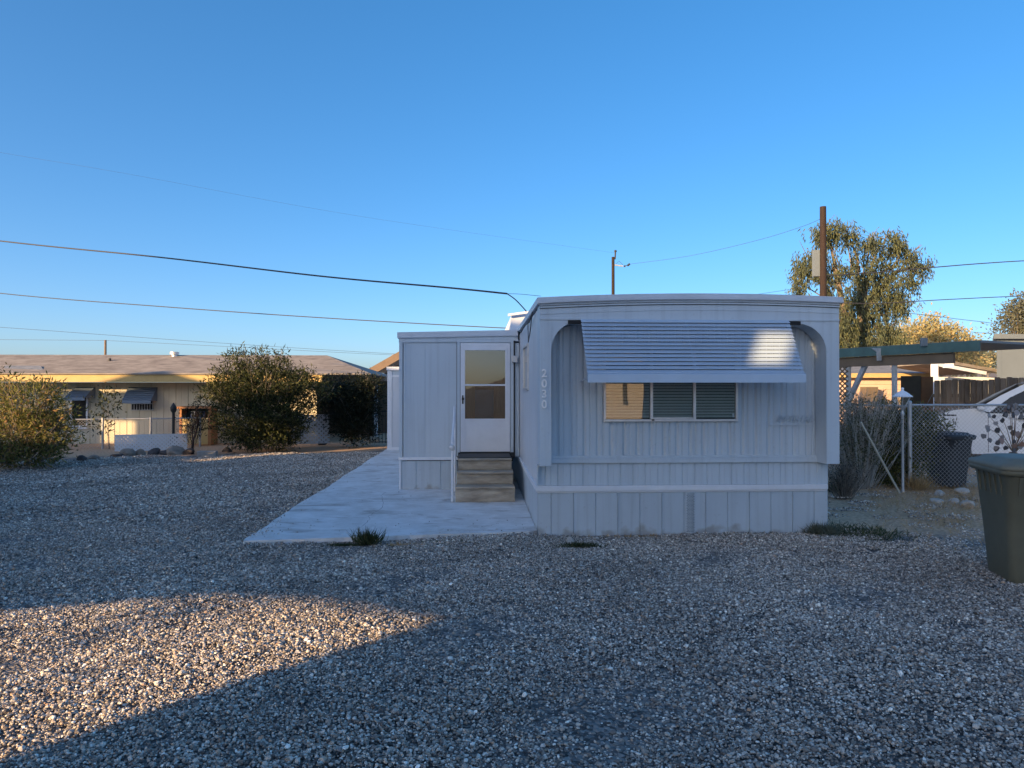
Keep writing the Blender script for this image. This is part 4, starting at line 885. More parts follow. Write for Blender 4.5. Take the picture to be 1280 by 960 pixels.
for px in (1110, 1166):
    t = (px-1040)/(1225-1040); p = ca.lerp(cb, t)-nb*.06
    if px == 1110: MB().add([(p.x-.2, p.y, 2.80), (p.x+.2, p.y, 2.80), (p.x+.06, p.y, 2.70), (p.x+.05, p.y, 2.50), (p.x-.05, p.y, 2.50), (p.x-.06, p.y, 2.70)]+[(p.x+o_, p.y+.03, z_) for o_, z_ in ((-.2, 2.8), (.2, 2.8), (.06, 2.7), (.05, 2.5), (-.05, 2.5), (-.06, 2.7))], [(0, 1, 2, 3, 4, 5), (11, 10, 9, 8, 7, 6)]+[(k, (k+1) % 6, (k+1) % 6+6, k+6) for k in range(6)]).build('bracket', M['galv'], cpt)
    else: MB().box(p.x-.08, p.x+.06, p.y-.04, p.y+.03, 2.78, 2.97).build('junction_box', M['greymetal'], cpt, bevel=.01)
# lattice strip left of the carport
def lattice(mb, a, b, z0, z1, pitch, wd, th=.01):
    a = Vector(a); b = Vector(b); u = b-a; u.z = 0; Ln = u.length; u.normalize(); H = z1-z0; nr = Vector((-u.y, u.x, 0))
    for sg in (1, -1):
        s = -H if sg == 1 else 0
        while s < (Ln if sg == 1 else Ln+H):
            t0 = max(0, -s) if sg == 1 else max(0, s-Ln); t1 = min(H, Ln-s) if sg == 1 else min(H, s)
            if t1 > t0+.03:
                p = a+u*(s+sg*t0)+nr*th*.6*sg; p.z = z0+t0; q = a+u*(s+sg*t1)+nr*th*.6*sg; q.z = z0+t1; mb.bar(p, q, wd, th, up=nr)
            s += pitch
    for z in (z0, z1): p = a.copy(); p.z = z; q = b.copy(); q.z = z; mb.bar(p, q, .03, .03)
    return mb
la, lb = at(1047, 487, 17.2), at(1060, 487, 17.2); la.z = lb.z = 0
lt = lattice(MB(), la-Vector((.5, 0, 0)), lb, .1, 2.35, .12, .03).build('lattice_screen', M['brown'], None); tag(lt, 'dark wooden lattice screen at the left end of the green carport', 'lattice')
# peach house behind
ph = empty('peach_house', at(1105, 487, 27)*1 - Vector((0, 0, 1.8)), 'peach lap-sided house with a blue-grey shingle roof seen under the carport', 'house')
y_ = at(1105, 487, 27).y; xa, xb = at(1000, 487, 27).x, at(1158, 487, 27).x
pr = []; z = 0
while z < 2.35: pr += [(y_-.025, z), (y_, z+.19)]; z += .2
MB().prism(pr+[(y_+.1, z), (y_+.1, 0)], xa, xb, 'X').build('wall', M['pink'], ph)
MB().box(xa-.3, xb+.2, y_-.35, y_-.30, 2.25, 2.42).build('fascia', M['fascia'], ph)
MB().prism([(y_-.35, 2.42), (y_+3, 3.1), (y_+6, 2.42)], xa-.3, xb+.25, 'X').build('roof', M['shingle_g'], ph)
MB().box(at(1083, 487, 27).x-.3, at(1088, 487, 27).x, y_-.5, y_-.06, 1.35, 1.9).build('meter_box', M['brown'], ph)
# white gable end
wg = empty('white_gable_house', at(1150, 487, 38)*1 - Vector((0, 0, 1.8)), 'small white-trimmed gable end catching the sun beyond the brown panel', 'house')
c = at(1151, 457, 38); l_ = at(1129, 471, 38); r2 = at(1172, 469, 38); y_ = c.y
MB().add([(l_.x, y_, l_.z), (c.x, y_, c.z), (r2.x, y_, r2.z), (r2.x-.35, y_, r2.z), (c.x, y_, c.z-.22), (l_.x+.35, y_, l_.z)]+[(l_.x, y_+.1, l_.z), (c.x, y_+.1, c.z), (r2.x, y_+.1, r2.z), (r2.x-.35, y_+.1, r2.z), (c.x, y_+.1, c.z-.22), (l_.x+.35, y_+.1, l_.z)], [(0, 1, 4, 5), (1, 2, 3, 4), (6, 11, 10, 7), (7, 10, 9, 8), (0, 6, 7, 1), (1, 7, 8, 2)]).build('barge_board', M['white'], wg)
MB().prism([(l_.x+.1, 0), (l_.x+.1, l_.z-.05), (c.x, c.z-.08), (r2.x-.1, r2.z-.05), (r2.x-.1, 0)], y_+.12, y_+8, 'Y').build('wall', M['white'], wg)
MB().add([(l_.x-.1, y_+.02, l_.z), (c.x, y_+.02, c.z+.05), (r2.x+.1, y_+.02, r2.z), (l_.x-.1, y_+8, l_.z), (c.x, y_+8, c.z+.05), (r2.x+.1, y_+8, r2.z)], [(0, 1, 4, 3), (1, 2, 5, 4)]).build('roof', M['shingle'], wg)
# brown panel + reddish board + board fence
bpn = empty('brown_gate_panel', at(1147, 487, 19.6)*1 - Vector((0, 0, 1.8)), 'flat brown sheet panel with a reddish board beside the wooden fence', 'panel')
q0, q1, q2 = at(1127, 487, 19.6), at(1152, 487, 19.6), at(1168, 487, 19.6)
MB().box(q0.x, q1.x, q0.y, q0.y+.04, 0, 2.18).build('sheet', M['brown'], bpn); MB().box(q1.x+.004, q2.x-.01, q0.y-.01, q0.y+.05, 0, 2.16).build('board', M['redwood'], bpn)
f0, f1 = at(1168, 487, 18.0), at(1420, 487, 17.6); wf = empty('wooden_fence', (f0+f1)/2*1-Vector((0, 0, 1.8)), 'weathered brown dog-eared board fence behind the white car', 'fence')
fb_ = MB(); u = (f1-f0); n = int(u.length/.145)
for i in range(n):
    p = f0+u*((i+.5)/n); h = 2.05+random.uniform(-.02, .02)+(.05 if i > n*.3 else 0); w2 = .0722; yy = p.y+random.uniform(-.006, .006)
    fb_.prism([(p.x-w2, 0), (p.x+w2, 0), (p.x+w2, h-.018), (p.x+w2-.02, h), (p.x-w2+.02, h), (p.x-w2, h-.018)], yy, yy+.018, 'Y')
fb_.build('boards', M['fence'], wf); MB().box(f0.x, f1.x, f0.y+.03, f0.y+.08, 1.6, 1.69).box(f0.x, f1.x, f0.y+.03, f0.y+.08, .4, .49).build('rails', M['fence'], wf)
# sloping pale beam / second carport
c2 = empty('patio_cover', at(1200, 487, 23)*1-Vector((0, 0, 1.8)), 'low patio cover with a sloping pale beam and brown roof above the board fence', 'patio cover')
p0, p1 = at(1168, 455, 23), at(1232, 466.5, 23.5); MB().bar(p0, p1, .08, .11).build('beam', M['white'], c2)
q0, q1 = at(1180, 449.5, 23.2), at(1250, 462, 24); MB().add([q0, q1, q1+Vector((0, 3, -.05)), q0+Vector((0, 3, -.05)), q0-Vector((0, 0, .10)), q1-Vector((0, 0, .10)), q1+Vector((0, 3, -.15)), q0+Vector((0, 3, -.15))], [(0, 1, 2, 3), (4, 5, 6, 7), (0, 1, 5, 4), (1, 2, 6, 5), (2, 3, 7, 6), (3, 0, 4, 7)]).build('roof', M['shingle'], c2)
MB().box(p0.x-.06, p0.x+.1, p0.y-.05, p0.y+.1, 0, p0.z).build('post', M['white'], c2)
MB().box(p0.x+.1, at(1236, 487, 25).x, p0.y+1.5, p0.y+1.55, 0, 2.24).build('rear_wall', M['white'], c2)
tw_ = at(1187, 448, 21); MB().add([(tw_.x-.15, tw_.y, tw_.z-.28), (tw_.x+.15, tw_.y, tw_.z-.28), (tw_.x+.1, tw_.y, tw_.z), (tw_.x, tw_.y, tw_.z+.02), (tw_.x-.15, tw_.y+.1, tw_.z-.28), (tw_.x+.15, tw_.y+.1, tw_.z-.28), (tw_.x+.1, tw_.y+.1, tw_.z), (tw_.x, tw_.y+.1, tw_.z+.02)], [(0, 1, 2, 3), (7, 6, 5, 4), (0, 1, 5, 4), (1, 2, 6, 5), (2, 3, 7, 6), (3, 0, 4, 7)]).build('gusset', M['white'], c2)
# grey metal shed
gs = empty('grey_shed', at(1290, 487, 22)*1-Vector((0, 0, 1.8)), 'tall grey flat-roofed shed rising over the fence at the right edge', 'shed')
q = at(1246, 487, 22); q2 = at(1400, 487, 22); zr = at(1246, 424, 22).z
rd = Vector((q.x, q.y, 0)).normalized()*4+Vector((.25, 0, 0)); q2 = Vector((q2.x, q.y, 0))
def skew(m_, x0, x1, y0, y1, z0, z1): return m_.add([(x0, y0, z) if k == 0 else (x1, y0, z) if k == 1 else (x1+rd.x, y1, z) if k == 2 else (x0+rd.x, y1, z) for z in (z0, z1) for k in range(4)], [(3, 2, 1, 0), (4, 5, 6, 7), (0, 1, 5, 4), (1, 2, 6, 5), (2, 3, 7, 6), (3, 0, 4, 7)])
skew(MB(), q.x, q2.x, q.y, q.y+rd.y, 0, zr).build('wall', M['greymetal'], gs)
MB().box(q.x, q.x+.14, q.y-.02, q.y, 0, zr-.28).build('corner_trim', M['greymetal'], gs)
MB().box(q.x-.02, q2.x, q.y-.03, q.y-.002, zr-.28, zr).build('fascia', M['greymetal'], gs)
skew(MB(), q.x-.24, q2.x, q.y-.2, q.y+rd.y+.2, zr+.003, zr+.15).build('roof', M['greymetal'], gs)

# ---------------------------------------------------------------- yellow house on the left
D = 23.5; ya = at(0, 487, D).y
yh = empty('yellow_house', at(150, 487, D)*1-Vector((0, 0, 1.8)), 'long low yellow house with grooved siding, ochre fascia and brown shingle roof', 'house')
hx0, hx1 = at(-60, 487, D).x, at(400, 487, D+.8).x; hy = at(150, 487, D).y; ez = at(150, 478, D).z
m_ = MB(); panelY(m_, hx0, hx1, 0, ez, hy, .40, .02, gw=.02); m_.build('wall', M['yellow'], yh)
fz0, fz1 = at(150, 477.5, D-.8).z, at(150, 466.5, D-.8).z
MB().box(hx0-.3, hx1+.35, hy-.8, hy-.76, fz0, fz1).build('fascia', M['fascia'], yh)
MB().box(hx0, hx1, hy-.76, hy, fz0+.02, fz0+.05).build('soffit', M['fascia'], yh)
rz = at(100, 444, D+2.6).z
def roofpart():
    e0 = fz1; y0 = hy-.86; xr = at(408, 487, D+2.6).x; xe = at(463, 487, D-.5).x; xm = hx0-.5
    vs = [(xm, y0, e0), (xe, y0, e0), (xr, hy+2.4, rz), (xm, hy+2.4, rz), (xm, hy+6, e0), (xe, hy+6, e0),
          (xm, y0, e0-.04), (xe, y0, e0-.04), (xe, hy+6, e0-.04), (xm, hy+6, e0-.04)]
    return MB().add(vs, [(0, 1, 2, 3), (3, 2, 5, 4), (1, 5, 2), (0, 6, 7, 1), (1, 7, 8, 5), (0, 3, 4, 9, 6), (6, 9, 8, 7)])
rf = roofpart().build('roof', M['shingle'], yh)
v1 = at(218, 443, D+2.2); MB().tube([(v1.x, v1.y, rz-.2), (v1.x, v1.y, v1.z+.02)], .10, 12).tube([(v1.x, v1.y, v1.z+.0), (v1.x, v1.y, v1.z+.09)], .16, 12).build('roof_vent', M['alu'], rf)
v2 = at(137, 450, D+1.2); MB().tube([(v2.x, v2.y, v2.z-.25), (v2.x, v2.y, v2.z+.06)], .05, 8).build('roof_pipe', M['black'], rf)
for px in (70, 118): pass
MB().add([at(5, 457, D), at(50, 457, D), at(55, 463, D-.5), at(5, 463, D-.5)]+[at(5, 459, D+.02), at(50, 459, D+.02), at(55, 465, D-.45), at(5, 465, D-.45)], [(0, 1, 2, 3), (7, 6, 5, 4), (0, 4, 5, 1), (1, 5, 6, 2), (2, 6, 7, 3), (3, 7, 4, 0)]).build('solar_panel', M['shingle_g'], rf)
def house_awning(px0, px1, pyt, pyb, out):
    a_, b_ = at(px0, 487, D).x, at(px1, 487, D).x; zt_, zb_ = at(0, pyt, D).z, at(0, pyb, D-out).z; m_ = MB(); n = 7
    for i in range(n):
        t0, t1 = i/n, (i+1)/n; y0, z0 = hy-out*t0, zt_+(zb_-zt_)*t0; y1, z1 = hy-out*t1, zt_+(zb_-zt_)*t1; m_.prism([(y0-.01, z0), (y1-.04, z1+.02), (y1-.035, z1), (y0, z0-.02)], a_, b_, 'X')
    m_.box(a_, b_, hy-out-.05, hy-.02-out, zb_-.09, zb_)
    for q in (a_, b_-.02): m_.add([(q, hy-.01, zt_), (q, hy-out, zb_), (q, hy-.01, zb_-.02), (q+.02, hy-.01, zt_), (q+.02, hy-out, zb_), (q+.02, hy-.01, zb_-.02)], [(0, 1, 2), (5, 4, 3), (0, 3, 4, 1), (1, 4, 5, 2)])
    return m_.build('window_awning', M['awn_small'], yh)
house_awning(161, 196, 484, 501, .45)
a_, b_ = at(165, 487, D).x, at(191, 487, D).x; z0, z1 = at(0, 512.5, D).z, at(0, 489, D).z
MB().box(a_, b_, hy-.03, hy-.005, z0, z1).build('window', M['dark'], yh); m_ = MB()
for i in range(9): x = a_+(b_-a_)*i/8; m_.box(x-.01, x+.01, hy-.06, hy-.045, z0, z1)
for i in range(4): z = z0+(z1-z0)*i/3; m_.box(a_-.02, b_+.02, hy-.065, hy-.05, z-.012, z+.012)
m_.build('window_bars', M['galv'], yh)
house_awning(96, 120, 484, 497, .6)
a_, b_ = at(92, 487, D).x, at(112, 487, D).x; z0, z1 = at(0, 534, D).z, at(0, 490, D).z
w_ = MB(); w_.box(a_-.05, a_+.02, hy-.07, hy-.0, z0, z1).box(b_-.05, b_, hy-.07, hy, z0, z1).box(a_, b_, hy-.07, hy, z0-.05, z0+.06).build('window_frame', M['white'], yh); MB().box(a_, b_, hy-.03, hy-.01, z0, z1).build('window', M['dark'], yh)
# orange wooden cabinet
oc = empty('wooden_cabinet', at(245, 487, 22.6)*1-Vector((0, 0, 1.8)), 'orange-brown wooden open-fronted cabinet against the yellow wall', 'cabinet')
a_, b_ = at(225, 487, 22.6).x, at(264, 487, 22.6).x; yy = at(245, 487, 22.6).y; zt_ = at(0, 508, 22.6).z; zm = at(0, 523, 22.6).z
MB().box(a_-.05, b_+.05, yy-.1, yy+.6, zt_-.07, zt_).build('top', M['redwood'], oc)
MB().box(a_, a_+.07, yy-.02, yy+.55, .02, zt_-.07).build('side_board', M['redwood'], oc); MB().box(b_-.1, b_, yy-.02, yy+.55, .02, zt_-.07).build('side_board', M['redwood'], oc)
MB().box(a_+.07, b_-.1, yy+.4, yy+.44, zm, zt_-.07).build('back', M['dark'], oc); MB().box(a_+.07, b_-.1, yy, yy+.02, .05, zm).build('front_panel', M['fascia'], oc)
for i in range(5): x = a_+.25+i*.1; MB().box(x, x+.06, yy+.2, yy+.3, zm+.01, zm+.22).build('stored_box', mat('blue_plastic', (.05, .08, .18), .5), oc)
# left chain-link fence
ga, gb = at(60, 487, 20.9), at(252, 487, 22.2); ga.z = gb.z = 0
lf = empty('chain_link_fence', ga, 'low chain-link fence in front of the yellow house wall', 'fence'); ht = at(0, 524, 21.3).z
chainlink(lf, ga, gb, .03, ht, .085, .0035, M['galv']); MB().tube([ga+Vector((0, 0, ht)), gb+Vector((0, 0, ht))], .022, 6).build('top_rail', M['galv'], lf)
for px in (72, 126, 186, 250): t = (px-60)/(252-60); p = ga.lerp(gb, t); MB().tube([p, p+Vector((0, 0, ht+.04))], .035, 8).build('post', M['galv'], lf)
sp = at(217, 487, 21.4); sp.z = 0
pc = MB().tube([sp, sp+Vector((0, 0, 1.25))], .045, 8).lathe(sp+Vector((0, 0, 1.1)), [(.05, 0), (.09, .06), (.10, .16), (.05, .24), (.01, .3)], 8).lathe(sp+Vector((0, 0, .0)), [(.2, 0), (.14, .25), (.06, .45)], 8).build('iron_post', M['black'], None); tag(pc, 'dark ornamental iron post behind the white lattice panel', 'post')
# white lattice panels
a_, b_ = at(144, 487, 20.0), at(234, 487, 20.6)
l1 = lattice(MB(), Vector((a_.x, a_.y, 0)), Vector((b_.x, b_.y, 0)), .06, .50, .11, .056).build('lattice_fence', M['lattice'], None); tag(l1, 'low white lattice panel standing behind the rocks in front of the yellow house', 'lattice', 'white lattice panels')
a_, b_ = at(362, 487, 21.9), at(412, 487, 22.3)
l1 = lattice(MB(), Vector((a_.x, a_.y, 0)), Vector((b_.x, b_.y, 0)), .12, 1.0, .14, .06).build('lattice_fence', M['lattice'], None); tag(l1, 'white lattice panel between the two largest dark shrubs', 'lattice', 'white lattice panels')
# iron gate
gt = empty('iron_gate', at(476, 487, 22.6)*1-Vector((0, 0, 1.8)), 'dark iron bar gate between the right-hand shrub and the far shed', 'gate')
a_, b_ = at(462, 487, 22.6), at(490, 487, 22.6); m_ = MB()
for i in range(8): p = a_.lerp(b_, i/7); m_.box(p.x-.008, p.x+.008, p.y-.008, p.y+.008, .08, 1.15)
m_.build('bars', M['black'], gt); MB().bar((a_.x, a_.y, 1.1), (b_.x, b_.y, 1.1), .03, .03).bar((a_.x, a_.y, .12), (b_.x, b_.y, .12), .03, .03).build('rails', M['black'], gt)
for k, (px, py, s) in enumerate(((448, 549, .11), (456, 549, .10), (473, 548, .2))):
    pass
# second house behind (gable with barge board, low eave, posts)
bh = empty('tan_house', at(460, 487, 31)*1-Vector((0, 0, 1.8)), 'house with a tan barge-board gable and long low eave behind the dark shrubs', 'house')
p0, p1 = at(461, 466, 30), at(512, 437, 30)
MB().bar(p0, p1, .1, .30).build('barge_board', M['barge'], bh)
q0 = p0+Vector((0, 0, .15)); q1 = p1+Vector((0, 0, .15)); MB().add([q0, q1, q1+Vector((0, 8, 0)), q0+Vector((0, 8, 0)), q0+Vector((0, 0, -.05)), q1+Vector((0, 0, -.05)), q1+Vector((0, 8, -.05)), q0+Vector((0, 8, -.05))], [(0, 1, 2, 3), (7, 6, 5, 4), (0, 4, 5, 1), (1, 5, 6, 2), (2, 6, 7, 3), (3, 7, 4, 0)]).build('roof', M['shingle'], bh)
MB().prism([(p0.x+.3, 0), (p0.x+.3, p0.z-.2), (p1.x, p1.z-.3), (p1.x, 0)], p0.y+.4, p0.y+.6, 'Y').build('wall', M['brown'], bh)
e0, e1 = at(395, 473.5, 27), at(487, 473.5, 27); MB().bar(e0, e1, .12, .17).build('eave_beam', M['pink'], bh)
e0, e1 = at(395, 468.7, 27.5), at(470, 468.7, 27.5); MB().bar(e0, e1, .8, .06).build('porch_roof', M['roofcap'], bh)
for px in (440, 470): p = at(px, 487, 27.1); MB().box(p.x-.06, p.x+.06, p.y-.06, p.y+.06, 0, 2.15).build('porch_post', M['white'], bh)
MB().box(at(395, 487, 29).x, at(490, 487, 29).x, e0.y+1.5, e0.y+1.6, 0, 2.2).build('porch_wall', M['brown'], bh)

# ---------------------------------------------------------------- rocks
M['rock'] = mat('tan_rock', (.22, .17, .13), .9, vscale=6, col2=(.38, .32, .26), bump=.5, bscale=12)
M['rockd'] = mat('dark_rock', (.05, .04, .04), .9, vscale=6, col2=(.12, .10, .09), bump=.5, bscale=12)
M['rockw'] = mat('whitish_rock', (.34, .31, .27), .9, vscale=6, col2=(.55, .52, .47), bump=.5, bscale=12)
def rock(px, py, s, m_, label, group):
    p = gd(px, py); V = stone(1, True); V = V/np.abs(V[:, :2]).max()*s; V[:, 2] *= 1.0; V = V*.72 + np.array([p.x, p.y, s*.2]); mb = MB(); mb.add([tuple(v) for v in V], [tuple(f) for f in IF2], False)
    o = mb.build('rock', M[m_], None); m2 = o.modifiers.new('bevel', 'BEVEL'); m2.width = s*.05; m2.segments = 2; return tag(o, label, 'rock', group)
G = 'rocks edging the left boundary'
for r_ in ((103, 577, .20, 'rockd', 'dark rock at the left end of the rock edging, near the yellow-green shrub'), (117, 575, .26, 'rock', 'tan rock left of the gap before the white lattice'), (146, 572, .24, 'rockd', 'dark flat rock under the left corner of the white lattice panel'),
           (160, 570, .36, 'rock', 'large rounded tan rock in front of the left part of the white lattice'), (176, 569, .24, 'rock', 'small tan rock just right of the large rounded one'), (192, 568, .26, 'rockd', 'low black rock in front of the middle of the white lattice'),
           (206, 568, .24, 'rockd', 'low black rock just left of the broad grey-tan rock'), (220, 568, .38, 'rock', 'broad grey-tan rock in front of the right part of the white lattice'), (236, 568, .26, 'rockd', 'dark rock at the foot of the bare sapling'),
           (284, 565, .20, 'rockd', 'small dark rock right of the pale concrete block'), (404, 556, .26, 'rockd', 'black rock at the foot of the lattice between the shrubs')): rock(*r_, G)
G = 'rocks at the foot of the right fence'
for r_ in ((1174, 619, .15, 'rockw', 'tall pale rock in front of the black wheelie bin'), (1170, 629, .15, 'rockw', 'low pale rock in the dry grass nearest the fence post'), (1201, 617, .17, 'rockw', 'flat grey rock behind the pale ones, right of the tall rock'),
           (1192, 629, .13, 'rockw', 'upright whitish rock in the middle of the right rock pile'), (1208, 634, .17, 'rockw', 'pale rock nearest the olive wheelie bin')): rock(*r_, G)
rock(713, 677, .085, 'rockw', 'small pale flat rock in the weeds below the skirting', None)
p = gd(259, 572); o = MB().box(p.x-.27, p.x+.22, p.y, p.y+.2, 0, .17).build('concrete_block', M['conc_block'], None, bevel=.015); tag(o, 'pale rectangular concrete block at the end of the left rock edging', 'block')

# ---------------------------------------------------------------- weeds and dry grass
def tuft(name, px, py, n, h, spread, m_, label, cat, lean=.5):
    p = gd(px, py); C = np.array([[p.x+rng.normal()*spread[0], p.y+rng.normal()*spread[1], 0] for _ in range(n)]); Dd = np.stack([rng.normal(size=n)*lean, rng.normal(size=n)*lean, np.ones(n)], 1)
    o = leaves(name, C, Dd, h, .010, m_, None); return tag(o, label, cat)
tuft('grass_tuft', 460, 681, 330, .19, (.06, .04), L_weed, 'spiky green grass tuft at the front edge of the patio slab', 'grass tuft', .55)
tuft('weed_patch', 432, 682, 260, .05, (.10, .02), L_weed, 'thin low weeds left of the spiky tuft along the slab edge', 'weeds', 1.2)
tuft('weed_patch', 572, 679, 500, .05, (.17, .02), L_weed, 'low weeds in the middle of the slab front edge', 'weeds', 1.2)
tuft('weed_patch', 642, 678, 160, .04, (.10, .02), L_weed, 'sparse weeds where the slab meets the skirting corner', 'weeds', 1.2)
tuft('weed_patch', 724, 684, 900, .06, (.12, .05), L_weed, 'dark green weed clump by the small pale rock below the skirting', 'weeds', 1.0)
tuft('weed_patch', 1027, 668, 700, .17, (.08, .07), L_grey, 'grey-green weed clump at the right corner of the skirting', 'weeds', .9)
tuft('weed_patch', 1068, 668, 1500, .08, (.26, .26), L_weed, 'spreading green weed patch right of the skirting corner', 'weeds', 1.1)
tuft('weed_patch', 1040, 614, 300, .16, (.10, .2), L_weed, 'weeds in the shade along the right side of the home', 'weeds', 1.0)
tuft('weed_patch', 505, 682, 120, .05, (.12, .02), L_dry, 'dry straw-coloured sprigs just right of the spiky tuft', 'weeds', 1.0)
tuft('weed_patch', 800, 671, 90, .05, (.25, .015), L_dry, 'sparse dry sprigs under the middle of the skirting', 'weeds', 1.0)
tuft('weed_patch', 930, 669, 110, .05, (.22, .015), L_weed, 'sparse green sprigs under the right half of the skirting', 'weeds', 1.0)
def drygrass():
    C = []
    for _ in range(9000):
        px = rng.uniform(1085, 1260); py = rng.uniform(606, 690)
        if rng.uniform() < max(.04, .95-(py-606)/75-.004*abs(px-1185)): p = gd(px, py); C.append([p.x, p.y, 0])
    C = np.array(C); n = len(C); o = leaves('dry_grass', C, np.stack([rng.normal(size=n)*.9, rng.normal(size=n)*.9, np.ones(n)*.8], 1), .12, .008, L_dry, None); tag(o, 'sparse dry straw-coloured grass in front of the right fence', 'grass', kind='stuff')
drygrass()
tuft('dry_tuft', 1146, 613, 260, .32, (.10, .06), L_dry, 'taller dry orange grass around the foot of the fence post', 'grass tuft', .5)

# ---------------------------------------------------------------- poles and wires
def pole(name, px, d, ztop_px, r, m_, label):
    b = at(px, 487, d); b.z = 0; zt = at(px, ztop_px, d).z; root = empty(name, b, label, 'utility pole'); MB().tube([b, b+Vector((0, 0, zt))], [r*1.25, r], 12).build('pole_shaft', M[m_], root); return root, b, zt
p1, b1, z1 = pole('utility_pole', 1029.5, 27, 258, .115, 'pole', 'tall dark brown wooden utility pole in front of the eucalyptus')
for s in (-1, 1): MB().box(b1.x-.34, b1.x-.12, b1.y+.02, b1.y+.2, at(0, 345, 27).z, at(0, 312, 27).z).build('equipment_box', M['greymetal'], p1) if s == 1 else None
p2, b2, z2 = pole('utility_pole', 766.5, 42, 321, .09, 'pole', 'shorter dark utility pole with a bracket arm rising over the home roof')
a0 = at(768, 331, 42); MB().bar(a0, at(779, 332.5, 42), .07, .07).build('bracket_arm', M['galv'], p2); MB().tube([at(769, 324, 42), at(769.5, 314, 42)], [.04, .05], 8).lathe(at(769.5, 315, 42), [(.05, 0), (.09, .06), (.05, .13)], 8).build('insulator', M['black'], p2)
MB().tube([at(780, 332, 42), at(782, 333, 42)], [.04, .06], 8).tube([at(784.5, 332, 42), at(787.5, 329.5, 42)], .06, 8).build('insulator', M['black'], p2)
MB().tube([at(770, 330, 42), at(774, 326, 42), at(779, 331, 42)], .012, 5).tube([at(782, 332, 42), at(785, 331, 42)], .02, 5).build('jumper_wire', M['wire'], p2)
p3, b3, z3 = pole('utility_pole', 131.5, 60, 425, .09, 'pole_grey', 'small distant grey pole above the yellow house roof')
def wire(pts, r, label, group='overhead wires'):
    # smooth through the given points
    P = [Vector(p) for p in pts]; out = []
    for i in range(len(P)-1):
        a_, b_ = P[max(i-1, 0)], P[min(i+2, len(P)-1)]
        for k in range(8):
            t = k/8; out.append(.5*((2*P[i])+(P[i+1]-a_)*t+(2*a_-5*P[i]+4*P[i+1]-b_)*t*t+(-a_+3*P[i]-3*P[i+1]+b_)*t**3))
    out.append(P[-1]); o = MB().tube(out, r, 5).build('overhead_wire', M['wire'], None, fix=False); return tag(o, label, 'wire', group)
sd_ = [(-260, 268, 15), (0, 301, 14), (200, 321.5, 12.5), (400, 345, 11.2), (560, 359.5, 10.2), (634, 367, 9.7)]
wire([at(*p) for p in sd_], .013, 'thick overhead cable sloping down to the corner of the mobile home roof')
wire([at(634, 367, 9.7), at(650, 367.5, 9.3), at(676, 370, 8.9)], .003, 'short thin lead from the cable end to the roof corner')
wire([at(634, 367, 9.7), at(645, 375, 9.6), at(658, 389, 9.5)], .008, 'short stay wire running down from the cable end to the side roof edge')
wire([at(-200, 340, 19), at(0, 366.5, 18), at(200, 383, 17.4), at(400, 397, 16.8), at(620, 409.5, 16.2), at(760, 415, 16)], .011, 'second overhead cable passing just above the side room roof')
wire([at(-300, 137, 30), at(0, 190, 32), at(160, 217, 33), at(450, 270, 37), at(769.5, 316, 42)], .0035, 'faint thin wire highest in the left sky')
wire([at(-200, 396, 50), at(0, 409, 52), at(250, 427, 55), at(470, 441, 58), at(640, 449, 60)], .012, 'faint wire descending over the yellow house roof')
wire([at(-200, 423, 60), at(0, 424.5, 60), at(131.5, 425.5, 60)], .012, 'faint level wire left of the small distant pole')
wire([at(131.5, 425.5, 60), at(300, 434, 60), at(500, 444, 62), at(650, 447, 64)], .012, 'faint wire right of the small distant pole')
wire([at(787, 330, 42), at(860, 320, 37), at(940, 302, 32), at(1000, 284, 28.5), at(1029, 272, 27)], .008, 'thin wire sagging between the two dark utility poles')
wire([at(1029, 352, 27.1), at(985, 362, 26), at(900, 374, 23)], .006, 'thin wire from the tall pole down behind the roof')
wire([at(1029, 345, 27), at(1100, 340, 28), at(1168, 334, 29), at(1230, 329, 30), at(1300, 325, 31), at(1420, 322, 33)], .022, 'thick cable running right from the tall pole behind the eucalyptus crown')
wire([at(1029, 378, 27), at(1100, 379, 27.5), at(1180, 374.5, 28), at(1290, 369.5, 30), at(1420, 366, 32)], .017, 'level cable crossing the lower eucalyptus crown to the right')
wire([at(1030, 386, 40), at(1130, 391, 42), at(1200, 399, 44), at(1255, 406, 46), at(1400, 428, 50)], .016, 'thin wire above the golden trees on the right')
wire([at(1030, 398, 60), at(1140, 407, 62), at(1215, 415, 64), at(1300, 421, 66), at(1400, 425, 68)], .016, 'lowest faint wire among the golden trees')
# small bird-like cap on a mast beyond the side room
bd = at(483.8, 442.5, 29); ms = empty('roof_mast', (bd.x, bd.y+2, 0), 'tiny dark cone-topped mast above the tan gable', 'mast')
MB().lathe((bd.x, bd.y+2, bd.z-.02), [(.10, 0), (.085, .03), (.03, .10), (.01, .12)], 10).build('cone_cap', M['galv'], ms); MB().tube([(bd.x, bd.y+2, 0), (bd.x, bd.y+2, bd.z)], .008, 5).build('mast_tube', M['alu'], ms)

